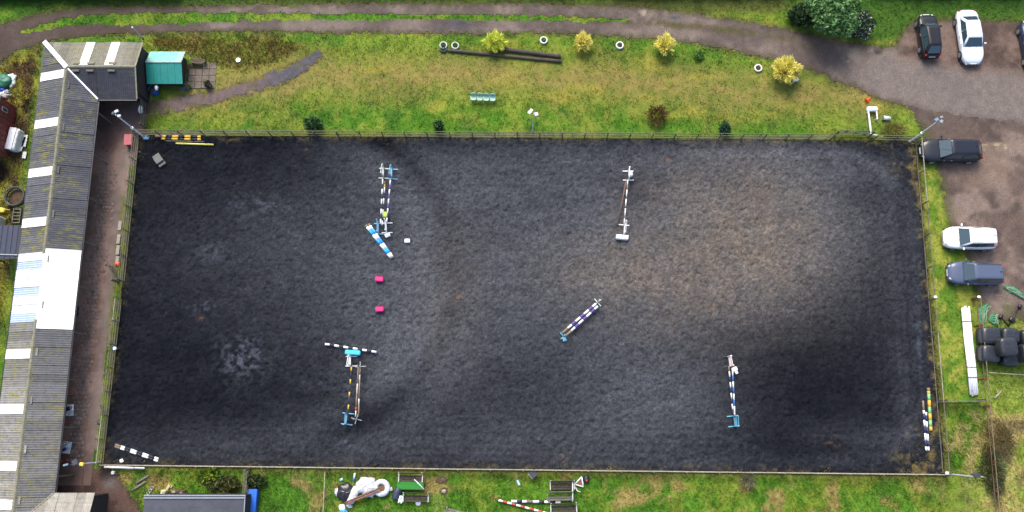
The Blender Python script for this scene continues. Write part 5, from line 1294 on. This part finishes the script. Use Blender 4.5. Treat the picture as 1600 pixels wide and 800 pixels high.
# ================================================================== YARD
simple('wooden_chest', 'faded red chest standing in the yard by the fence corner', 'chest', 205, 222, 3, [('body', 'box', (0, 0, .28), (.54, .82, .55), M('faded_red_boards', S(176, 84, 92, .7), .7, .15, 5)), ('lid', 'box', (0, 0, .58), (.60, .88, .06), M('faded_red_lid', S(190, 104, 110, .7), .7, .12, 5)), ('hasp', 'box', (-.3, 0, .52), (.03, .1, .1), m_metal)])
def table(label, px, py, rz, sz, seed):
    p = at(px, py, .75); root = thing('folding_table', label, 'table', (p.x, p.y, 0), R(rz)); rnd = random.Random(seed)
    MB().box((0, 0, .74), (sz[0], sz[1], .04), bev=.01).build('table_top', m_oldwhite, root)
    for sx in (-1, 1):
        for sy in (-1, 1): MB().box((sx * (sz[0] / 2 - .06), sy * (sz[1] / 2 - .06), .36), (.04, .04, .72)).build('leg', m_metal, root)
    return root
def clutter(label, name, cat, px, py, z, size, mat, rz, lidm):
    p = at(px, py, z); root = thing(name, label, cat, (p.x, p.y, z), R(rz))
    MB().box((0, 0, size[2] / 2), size, bev=min(size) * .12).build('body', mat, root)
    MB().box((.0, 0, size[2] + .008), (size[0] * .6, size[1] * .55, .014)).build('top', lidm, root)
table('white table strewn with bags under the eaves, upper of the two', 107, 641, 4, (.72, .85), 1)
table('white table with boxes under the eaves, lower of the two', 102, 699, -6, (.8, .85), 2)
clutter('dark rug heaped on the upper white table', 'folded_rug', 'rug', 105, 639, .77, (.42, .28, .10), m_navy, 20, m_black)
clutter('white box at the right of the upper white table', 'small_box', 'box', 113, 637, .77, (.16, .4, .08), m_white, 4, m_metal)
clutter('grey tack bag at the bottom of the upper white table', 'tack_bag', 'bag', 105, 648, .77, (.4, .2, .08), m_metal, -5, m_white)
clutter('purple cloth folded on the lower white table', 'folded_cloth', 'cloth', 101, 702, .77, (.30, .22, .06), m_purple, 30, m_navy)
clutter('pale grey tray at the left of the lower white table', 'plastic_tray', 'tray', 97, 694, .77, (.34, .4, .05), M('grey_tray', S(150, 150, 140, .7), .6, .1, 5), -6, m_oldwhite)
clutter('small black box on the lower white table', 'small_box', 'box', 102, 693, .77, (.18, .18, .08), m_black, 0, m_white)
clutter('pale blue sheet at the right of the lower white table', 'paper_sheet', 'paper', 108, 696, .77, (.16, .5, .03), m_wing_blue, -10, m_white)
def rack(label, px, py, L):
    p = at(px, py); root = thing('saddle_rack', label, 'saddle rack', (p.x, p.y, 0), R(90))
    MB().tube([(-L / 2, 0, .9), (L / 2, 0, .9)], .03, 8).build('top_bar', m_red, root)
    for sx in (-1, 1):
        MB().tube([(sx * L / 2, -.38, .04), (sx * L / 2, .38, .04)], .03, 8).build('foot', m_red, root); MB().tube([(sx * L / 2, 0, .04), (sx * L / 2, 0, .9)], .03, 8).build('upright', m_red, root)
rack('red tubular rack behind the upper white table', 112, 639, 2.0)
rack('red tubular rack below the lower white table', 105, 712, .7)
simple('traffic_cone', 'orange traffic cone on its side by the yard fence', 'cone', 184, 413, 170, [('cone', 'tube', [(-.18, 0, .14), (.28, 0, .07)], [.15, .035], m_orange), ('base', 'box', (-.20, 0, .16), (.04, .34, .32), m_orange)])
for i, (px, py) in enumerate(((121, 482), (120.5, 490))):
    simple('rubber_bucket', 'black rubber bucket at the stable door, ' + ('upper' if i == 0 else 'lower') + ' of two', 'bucket', px, py, 0, [('tub', 'tube', [(0, 0, 0), (0, 0, .36)], [.17, .23], m_black), ('rim', 'ring', (0, 0, .36), (.225, .02), m_tyre), ('handle', 'tube', [(-.22, 0, .36), (0, .1, .44), (.22, 0, .36)], .015, m_metal)])
simple('hay_net', 'small pink and white hay net hung at the canopy edge', 'hay net', 146, 272, 0, [('net', 'lump', (0, 0, .9), (.14, .14, .18), M('pink_net', S(214, 150, 178, .8), .7, .2, 20), (.1, 31, 2)), ('strap', 'tube', [(0, 0, 1.05), (-.1, 0, 1.5)], .02, m_black)])
for i in range(4):
    simple('kerb_slab', ('topmost', 'second', 'third', 'lowest')[i] + ' of four pale slabs lying along the yard fence', 'slab', 187 - i * 1.1 + (1 if i == 0 else 0), 353 + i * 17 + (4 if i else 0), -3, [('slab', 'box', (0, 0, .08), (.26, .74, .07), M('pale_slab', S(170, 160, 152, .68), .8, .15, 6)), ('chipped_corner', 'box', (.1, -.36, .07), (.1, .06, .05), m_soil)], group='pale slabs along the yard fence')
simple('hose_stick', 'red stick lying on the yard near the wing', 'stick', 163, 232, -38, [('stick', 'tube', [(-.3, 0, .06), (.3, 0, .06)], .03, m_red), ('grip', 'tube', [(.3, 0, .06), (.4, 0, .06)], .04, m_black)])
simple('blue_feed_tub', 'blue and black feed tub inside the top left arena corner', 'tub', 229.5, 216, 0, [('tub', 'ell', (0, 0, .15), (.24, .18, .15), m_wing_blue2), ('lid', 'ell', (0, .06, .26), (.22, .1, .04), m_black)])
pole('long white pole lying outside the bottom left corner of the fence', (163, 729.8), (226, 731.5), .3, .3, [(1, m_whiteplastic)], .07)
simple('white_block', 'small white lump on the weeds at the bottom left fence corner', 'block', 191, 720, 0, [('lump', 'lump', (0, 0, .1), (.14, .14, .1), m_white, (.1, 41, 2)), ('chip', 'box', (.1, -.06, .05), (.1, .08, .08), m_white)])
simple('white_block', 'small white lump on the dirt outside the bottom left corner', 'block', 177.5, 738.5, 0, [('lump', 'lump', (0, 0, .1), (.12, .14, .1), m_white, (.1, 42, 2)), ('chip', 'box', (.1, .06, .05), (.08, .08, .08), m_white)])
simple('black_glove', 'black rubber feed bowl hung on the yard fence', 'bowl', 161.5, 661, 0, [('bowl', 'ell', (.15, 0, .9), (.12, .15, .12), m_black), ('hook', 'tube', [(.15, 0, 1.0), (.28, 0, 1.15)], .02, m_metal)])
simple('white_bucket', 'white bucket hung on the lower yard fence', 'bucket', 188.5, 546, 0, [('tub', 'tube', [(.0, 0, .75), (.0, 0, 1.0)], [.10, .14], m_whiteplastic), ('rim', 'ring', (0, 0, 1.0), (.135, .015), m_bluebin), ('handle', 'tube', [(-.1, 0, 1.0), (0, .05, 1.1), (.1, 0, 1.0)], .012, m_metal)])
# ================================================================== BELOW THE ARENA
def bench(label, px, py, rz, L=1.75, seat=3, ends=m_oldwhite, wood=m_benchwood, back=True, flip=1):
    p = at(px, py); root = thing('slatted_bench', label, 'bench', (p.x, p.y, 0), R(rz), 'old benches below the arena')
    for i in range(seat): MB().box((0, flip * (-.22 + i * .16), .44), (L, .13, .04), bev=.01).build('seat_slat', wood, root)
    if back:
        for i in range(3): MB().box((0, flip * (.30 + i * .03), .58 + i * .15), (L, .035, .12), bev=.01).build('back_slat', wood, root)
    for sx in (-1, 1):
        e = MB().bar((sx * (L / 2 - .05), flip * -.28, .40), (sx * (L / 2 - .05), flip * .30, .40), .05, .05).build('end_frame', ends, root)
        MB().bar((sx * (L / 2 - .05), flip * -.26, 0), (sx * (L / 2 - .05), flip * -.24, .40), .05, .05).build('leg', ends, root)
        MB().bar((sx * (L / 2 - .05), flip * .32, 0), (sx * (L / 2 - .05), flip * .38, .95 if back else .4), .05, .05).build('leg', ends, root)
        MB().bar((sx * (L / 2 - .02), flip * -.28, .62), (sx * (L / 2 - .02), flip * .30, .62), .06, .035).build('armrest', ends, root)
    return root
bench('old dark slatted bench with white ends, just below the bottom fence by the turf mat', 643, 746, -1)
bench('old brown bench with a pale front edge below the green turf mat', 651, 777, -1, 1.85)
bench('old dark bench below the bottom fence beside a triangular sign', 878, 758, 1, 1.8, 4)
bench('mossy grey bench below the bench with the triangular sign', 875, 775, 1, 1.9, 2, m_greywood, m_greywood)
bench('dark bench at the bottom edge behind the red and white pole', 880, 793, 2, 1.9, 3)
bench('pale weathered bench lying slantwise at the bottom edge', 714, 800, -13, 1.6, 3, m_greywood, m_greywood, False)
simple('turf_mat', 'bright green artificial turf mat spread between two benches', 'mat', 642, 757.5, -1, [('mat', 'box', (0, 0, .42), (1.95, .58, .05), M('green_turf', S(50, 140, 50, .7), .9, .15, 30, .3)), ('fringe', 'box', (0, -.30, .40), (1.9, .05, .06), m_benchwood), ('prop', 'box', (-.8, 0, .2), (.06, .5, .4), m_post), ('prop', 'box', (.8, 0, .2), (.06, .5, .4), m_post)])
pole('thin white stick lying across the green turf mat', (647.5, 749), (662.5, 764.5), .5, .5, [(1, m_whiteplastic)], .035, 'white_stick', 'stick')
simple('plastic_drum', 'dark blue plastic drum lying left of the brown bench', 'drum', 621, 771, 72, [('drum', 'tube', [(-.42, 0, .26), (-.3, 0, .26), (.3, 0, .26), (.42, 0, .26)], [.24, .27, .27, .24], M('slate_blue_plastic', S(52, 62, 84, .75), .4, .1, 5)), ('hoop', 'tube', [(-.16, 0, .26), (-.12, 0, .26)], .285, m_darkmetal), ('hoop', 'tube', [(.12, 0, .26), (.16, 0, .26)], .285, m_darkmetal)])
simple('jerry_can', 'white jerry can left of the brown bench', 'jerry can', 627, 780, -14, [('can', 'box', (0, 0, .2), (.30, .52, .4), m_whiteplastic), ('handle', 'box', (0, .1, .42), (.08, .22, .06), m_wing_blue), ('cap', 'tube', [(0, -.18, .4), (0, -.18, .45)], .05, m_darkmetal)])
simple('white_plate', 'white oval dish on the grass below the brown bench', 'dish', 653.5, 786.5, 0, [('dish', 'ell', (0, 0, .06), (.19, .12, .05), m_whiteplastic), ('rim', 'ring', (0, 0, .09), (.14, .02), m_white)])
simple('flat_stone', 'flat dark stone sunk in the grass right of the benches', 'stone', 690, 750, 5, [('stone', 'lump', (0, 0, .03), (.42, .24, .06), m_soil, (.05, 51, 2)), ('moss', 'lump', (.1, .05, .06), (.16, .1, .04), m_post, (.1, 52, 2))])
simple('pale_stone', 'pale round stone on the grass right of the brown bench', 'stone', 693.5, 767.5, 0, [('stone', 'lump', (0, 0, .06), (.17, .14, .09), m_palerail, (.08, 53, 2)), ('soil_ring', 'ring', (0, 0, .03), (.22, .05), m_soil)])
# heap of white bulk sacks
m_sack = M('woven_white_sack', (.60, .61, .63), .65, .2, 6, 1.0, dirt=S(120, 122, 126), dirt_amt=.7, dscale=3.5)
simple('bulk_sack', 'large crumpled white bulk sack in the heap below the arena', 'sack', 573, 758, 8, [('sack', 'lump', (0, 0, .25), (.72, .58, .30), m_sack, (.085, 61, 3)), ('fold', 'lump', (.2, -.45, .22), (.5, .4, .25), m_sack, (.13, 62, 4)), ('strap', 'tube', [(.4, -.6, .2), (.36, -.9, .08), (.3, -.98, .04)], .03, m_sack)])
simple('bulk_sack', 'round white bulk sack with a brown-filled open mouth', 'sack', 597, 762, 0, [('rim', 'ring', (0, 0, .25), (.44, .20), m_sack), ('filling', 'tube', [(0, 0, .05), (0, 0, .22)], .36, M('straw_filling', S(134, 108, 70, .7), .95, .3, 15, .4)), ('loop', 'lump', (.68, -.1, .15), (.12, .14, .1), m_sack, (.1, 63, 2))])
simple('bulk_sack', 'limp white sack hanging down at the lower left of the heap', 'sack', 553, 773, -25, [('sack', 'lump', (0, 0, .2), (.32, .75, .24), m_sack, (.06, 64, 2)), ('corner', 'lump', (.06, -.8, .1), (.24, .16, .08), m_sack, (.12, 65, 3))])
simple('black_plastic_heap', 'crumpled black plastic sheet left of the white sacks', 'plastic sheet', 541, 769, 10, [('sheet', 'lump', (0, 0, .15), (.62, .66, .24), M('black_sheet', (.014, .014, .017), .3, .2, 8, .6), (.07, 66, 3)), ('torn_edge', 'lump', (-.62, .12, .1), (.18, .26, .1), m_sack, (.15, 67, 3))])
pole('upper of two brown planks laid across the white sacks', (538, 786), (599, 760), .55, .55, [(1, m_brownpole)], .06, 'loose_plank', 'plank')
pole('lower of two brown planks laid across the white sacks', (540, 788), (594, 766), .55, .55, [(1, M('red_brown_plank', S(150, 104, 90, .7), .85, .2, 9))], .06, 'loose_plank', 'plank')
simple('plastic_tube', 'white tube with a blue end standing in grass above the sacks', 'tube', 554, 745, 82, [('tube', 'tube', [(-.1, 0, .12), (.28, 0, .12)], .07, m_whiteplastic), ('end', 'tube', [(-.28, 0, .12), (-.1, 0, .12)], .065, m_blue)])
simple('plastic_sack', 'white and sky blue sack at the bottom edge under the heap', 'sack', 536, 796, -20, [('white_half', 'lump', (-.1, .12, .12), (.24, .22, .12), m_whiteplastic, (.1, 71, 2)), ('blue_half', 'lump', (.14, -.12, .14), (.26, .22, .14), m_pblue, (.08, 72, 2))])
simple('scrap_paper', 'pale scrap of paper in the grass left of the sacks', 'paper', 533.5, 749, 20, [('paper', 'box', (0, 0, .12), (.2, .16, .02), m_wing_blue), ('fold', 'box', (.06, .03, .135), (.1, .1, .015), m_white)])
# middle bottom
pole('red and white striped pole slanting along the bottom edge', (779, 781.5), (855, 802), .2, .2, stripes(m_white, m_pred, 11), .075)
pole('black and white striped pole along the bottom edge, right of the red one', (799, 783), (876, 784.5), .22, .22, [(1, m_white), (.9, m_pblack), (.8, m_white), (1.1, m_greywood), (1.1, m_white), (.9, m_pblack), (1, m_white), (1, m_pblack), (.9, m_white)], .09)
pole('white upright rail resting on the bench with the triangular sign', (895, 752), (894.5, 784), .65, .65, [(1, m_whiteplastic)], .04, 'white_rail', 'rail')
simple('trough_box', 'dark blue plastic box tipped against the bottom fence', 'box', 833, 740, 38, [('box', 'box', (0, 0, .35), (.48, .48, .5), M('navy_plastic', S(46, 56, 76, .75), .45, .1, 5)), ('lid', 'box', (0, .02, .62), (.52, .5, .05), m_darkmetal), ('edge', 'box', (-.27, 0, .4), (.05, .46, .06), m_white)])
simple('paper_packet', 'pale blue packet lying in the grass below the bottom fence', 'packet', 810, 754, -65, [('packet', 'box', (0, 0, .10), (.40, .16, .08), m_wing_blue), ('flap', 'box', (.0, .0, .145), (.3, .05, .01), m_white)])
ts = thing('triangular_sign', 'white-edged triangular road sign lying beside the dark bench', 'sign', at(906.5, 753.5, .12), R(-16))
tri = [(.0, .42), (-.34, -.25), (.30, -.25)]
MB().prism(tri, 0, .03).build('plate', m_brownpole, ts)
for i in range(3):
    a, b = Vector((*tri[i], .035)), Vector((*tri[(i + 1) % 3], .035)); MB().tube([a, b], .045, 8).build('border', m_white, ts)
simple('dark_helmet', 'dark rounded hat with a red spot beside the triangular sign', 'hat', 916, 749, -10, [('crown', 'ell', (0, 0, .14), (.22, .30, .14), m_black, (.9, .9)), ('brim', 'ring', (0, 0, .06), (.2, .04), m_navy), ('badge', 'ell', (.02, -.06, .28), (.06, .07, .02), m_pred, (.9, .9))])
simple('white_hook', 'bent white metal hook beside the dark bench', 'hook', 902, 766, 0, [('hook', 'tube', [(-.1, .15, .1), (0, -.05, .1), (.22, -.12, .1)], .035, m_white), ('tip', 'ell', (-.12, .17, .1), (.05, .05, .04), m_white)])
# beside the flat-roofed shed
for i in range(3):
    simple('metal_ring', ('lowest', 'middle', 'topmost')[i] + ' of three metal rings beside the flat-roofed shed', 'ring', 232.5 + i * 3, 770.5 - i * 4, 0, [('ring', 'ring', (0, 0, .08), (.10, .03), m_metal), ('hub', 'tube', [(0, 0, .04), (0, 0, .06)], .08, m_soil)], group='rings beside the shed')
simple('pale_block', 'cream block standing against the flat-roofed shed', 'block', 259.5, 769, -10, [('block', 'box', (0, 0, .3), (.34, .38, .6), M('cream_block', S(222, 206, 160, .78), .8, .1, 6)), ('chip', 'box', (.05, .02, .61), (.2, .2, .02), m_palerail)])
simple('pale_block', 'cream wedge lying on the grass above the flat-roofed shed', 'block', 264, 761, 60, [('block', 'box', (0, 0, .1), (.36, .2, .2), M('cream_wedge', S(200, 186, 136, .75), .8, .1, 6)), ('chip', 'box', (.12, -.16, .06), (.2, .14, .12), m_palerail)])
simple('rubble_heap', 'heap of twigs and rubble against the flat-roofed shed', 'rubble', 280, 769, 0, [('twigs', 'lump', (0, 0, .15), (.6, .2, .2), m_soil, (.15, 81, 3)), ('offcut', 'box', (-.3, .05, .3), (.3, .14, .1), m_palerail), ('offcut', 'box', (.25, -.02, .3), (.26, .1, .12), m_greywood)])
for i in range(2):
    pole(('upper' if i == 0 else 'lower') + ' of two grey planks on the grass above the shed', ((213, 755), (207, 766))[i], ((233, 742.5), (228, 752.5))[i], .06, .06, [(1, m_greywood)], .09, 'grey_plank', 'plank')
shrub('leafy_plant', 'bright yellow-green weed clump below the bottom fence left of the barrier', 330, 742, (1.1, .5, .3), 700, .12, [S(150, 170, 50, .7), S(110, 150, 40, .7), S(80, 120, 36, .7)], 91)
shrub('bramble_bush', 'dark weed clump between the barrier and the blue trough', 402, 752, (.8, .5, .3), 600, .11, [S(50, 70, 38, .65), S(84, 104, 46, .65)], 92)
shrub('bramble_bush', 'mixed green and brown scrub against the flat-roofed shed', 352, 757, (1.3, .6, .35), 900, .12, [S(86, 100, 46, .65), S(120, 108, 66, .65), S(64, 84, 40, .65)], 93)
# ================================================================== RIGHT: BALES, BUNDLE, NETTING
m_bale = M('black_bale_wrap', (.022, .025, .032), .30, .15, 5, .25)
gb = 'black wrapped bales'
def bale(label, px, py, z, rz, s=(.70, .68, .62)):
    p = at(px, py, z + s[2] * 2); root = thing('wrapped_bale', label, 'bale', (p.x, p.y, z), R(rz), gb)
    MB().superell((0, 0, s[2]), s, .42, .46, 28, 16, amp=.006, seed=int(px), freq=2).build('wrap', m_bale, root)
    MB().superell((.1, -.05, s[2] * 2 - .01), (.5, .06, .015), .8, .8, 12, 6).build('wrap_fold', m_bale, root)
bale('black wrapped bale at the upper left of the stack', 1551, 524, 0, -3, (.72, .68, .6))
bale('black wrapped bale at the lower left of the stack', 1551, 552, 0, -4, (.70, .66, .6))
bale('black wrapped bale lying on top of the stack', 1578.5, 541, 1.12, 3, (.66, .70, .5))
bale('black wrapped bale at the upper middle of the stack', 1582, 524, 0, -6, (.66, .6, .6))
bale('black wrapped bale at the bottom of the stack under the top one', 1583, 560, 0, -4, (.68, .55, .55))
bale('black wrapped bale at the right edge, upper', 1613, 528, 0, 2, (.68, .66, .6))
bale('black wrapped bale at the right edge, raised', 1614, 551, 1.0, 2, (.66, .7, .5))
bn = thing('pole_bundle', 'bundle of long white plastic poles strapped together on the grass strip', 'pole bundle', at(1506, 486, .05))
a_, b_ = at(1508, 482, .1), at(1521, 614, .1); rnd = random.Random(3); d = (b_ - a_); perp = Vector((d.y, -d.x, 0)).normalized()
for i in range(10):
    k = i % 5; lay = i // 5; o_ = perp * ((k - 2) * .13 + lay * .05) + Vector((0, 0, .05 + .11 * lay))
    j0, j1 = rnd.uniform(-.03, .03), rnd.uniform(-.02, .04); bend = perp * rnd.uniform(-.05, .05)
    q0, q1 = a_ + d * j0 + o_, b_ + d * j1 + o_
    MB().tube([q0 - bn.location, q0.lerp(q1, .35) + bend - bn.location, q0.lerp(q1, .7) - bend * .6 - bn.location, q1 - bn.location], .066, 8).build('pole', m_whiteplastic, bn)
for f in (.16, .70, .82):
    c = a_ + d * f - bn.location
    MB().bar(c - perp * .40 + Vector((0, 0, .26)), c + perp * .44 + Vector((0, 0, .26)), .05, .03).build('strap', m_darkmetal, bn)
m_net = M('green_netting', S(60, 150, 110, .7), .7, .4, 20, .5, dirt=S(130, 130, 96, .7), dirt_amt=.8, dscale=6)
def netting(label, px, py, n, L, wd, rz, seed):
    p = at(px, py); root = thing('netting', label, 'netting', (p.x, p.y, .03), R(rz)); rnd = random.Random(seed); mb = MB(); K = 16; Wn = 6; vs = []; fs = []
    for i in range(K + 1):
        t = i / K; cy = .35 * math.sin(t * 2.6) * wd * 1.4; w = wd * math.sin(math.pi * min(1, .12 + t * .85)) * rnd.uniform(.8, 1.15)
        for j in range(Wn + 1): vs.append((L * (t - .5), cy + w * (j / Wn - .5), .05 + .14 * rnd.random() * math.sin(math.pi * j / Wn)))
    for i in range(K):
        for j in range(Wn): a = i * (Wn + 1) + j; fs.append((a, a + 1, a + Wn + 2, a + Wn + 1))
    mb.add(vs, fs, 0, False); mb.build('mesh_sheet', m_net, root)
    mb = MB()
    for k in range(4): y = rnd.uniform(-.2, .2) * wd; mb.tube([(L * (-.4 + .8 * q / 6), y + .08 * math.sin(q + k) + .3 * wd * math.sin((q / 6) * 2.6) * 1.2, .17) for q in range(7)], .02, 5)
    mb.build('draw_cord', M('pale_cord', S(150, 170, 140, .7), .8, .1, 5), root)
netting('green netting strewn over the dirt below the slate blue car', 1583, 460, 0, 1.9, .55, -38, 1)
netting('green netting bunched above the black bales', 1541, 492, 0, 1.8, .7, 62, 2)
netting('pale scrap of netting beside the bales', 1558, 500, 0, 1.0, .7, 80, 3)
simple('coupling_bar', 'black metal bar with knobbed ends lying above the bales', 'metal bar', 1583, 495, 55, [('bar', 'tube', [(-.9, 0, .1), (.9, 0, .1)], .05, m_black), ('knob', 'ell', (.95, 0, .12), (.16, .14, .12), m_black), ('knob', 'ell', (-.3, .02, .12), (.2, .22, .14), m_black), ('knob', 'ell', (-.55, .8, .1), (.2, .13, .1), m_black), ('link', 'tube', [(-.9, 0, .1), (-.5, .75, .1)], .04, m_black)])
simple('driftwood', 'pale forked branch lying right of the wire fence', 'branch', 1558, 617, 35, [('branch', 'tube', [(-.4, -.05, .08), (0, 0, .1), (.45, .08, .08)], [.07, .06, .03], m_palerail), ('fork', 'tube', [(0, 0, .1), (.2, .3, .1)], [.05, .02], m_palerail)])
simple('post_cap', 'white capped short post at the top of the bale fence', 'post', 1518, 467, 0, [('post', 'box', (0, 0, .5), (.09, .09, 1.0), m_rust), ('cap', 'ell', (0, 0, 1.02), (.12, .1, .06), m_white)])
simple('post_cap', 'white capped post in the right arena fence beside the grass strip', 'post', 1449, 468, 0, [('post', 'box', (0, 0, .6), (.08, .08, 1.2), m_post), ('cap', 'ell', (0, 0, 1.22), (.12, .1, .07), m_white)])
simple('post_cap', 'white capped post at the bottom right arena corner', 'post', 1470, 738, 0, [('post', 'box', (0, 0, .45), (.08, .08, .9), m_post), ('cap', 'box', (0, 0, .93), (.26, .2, .06), m_white)])
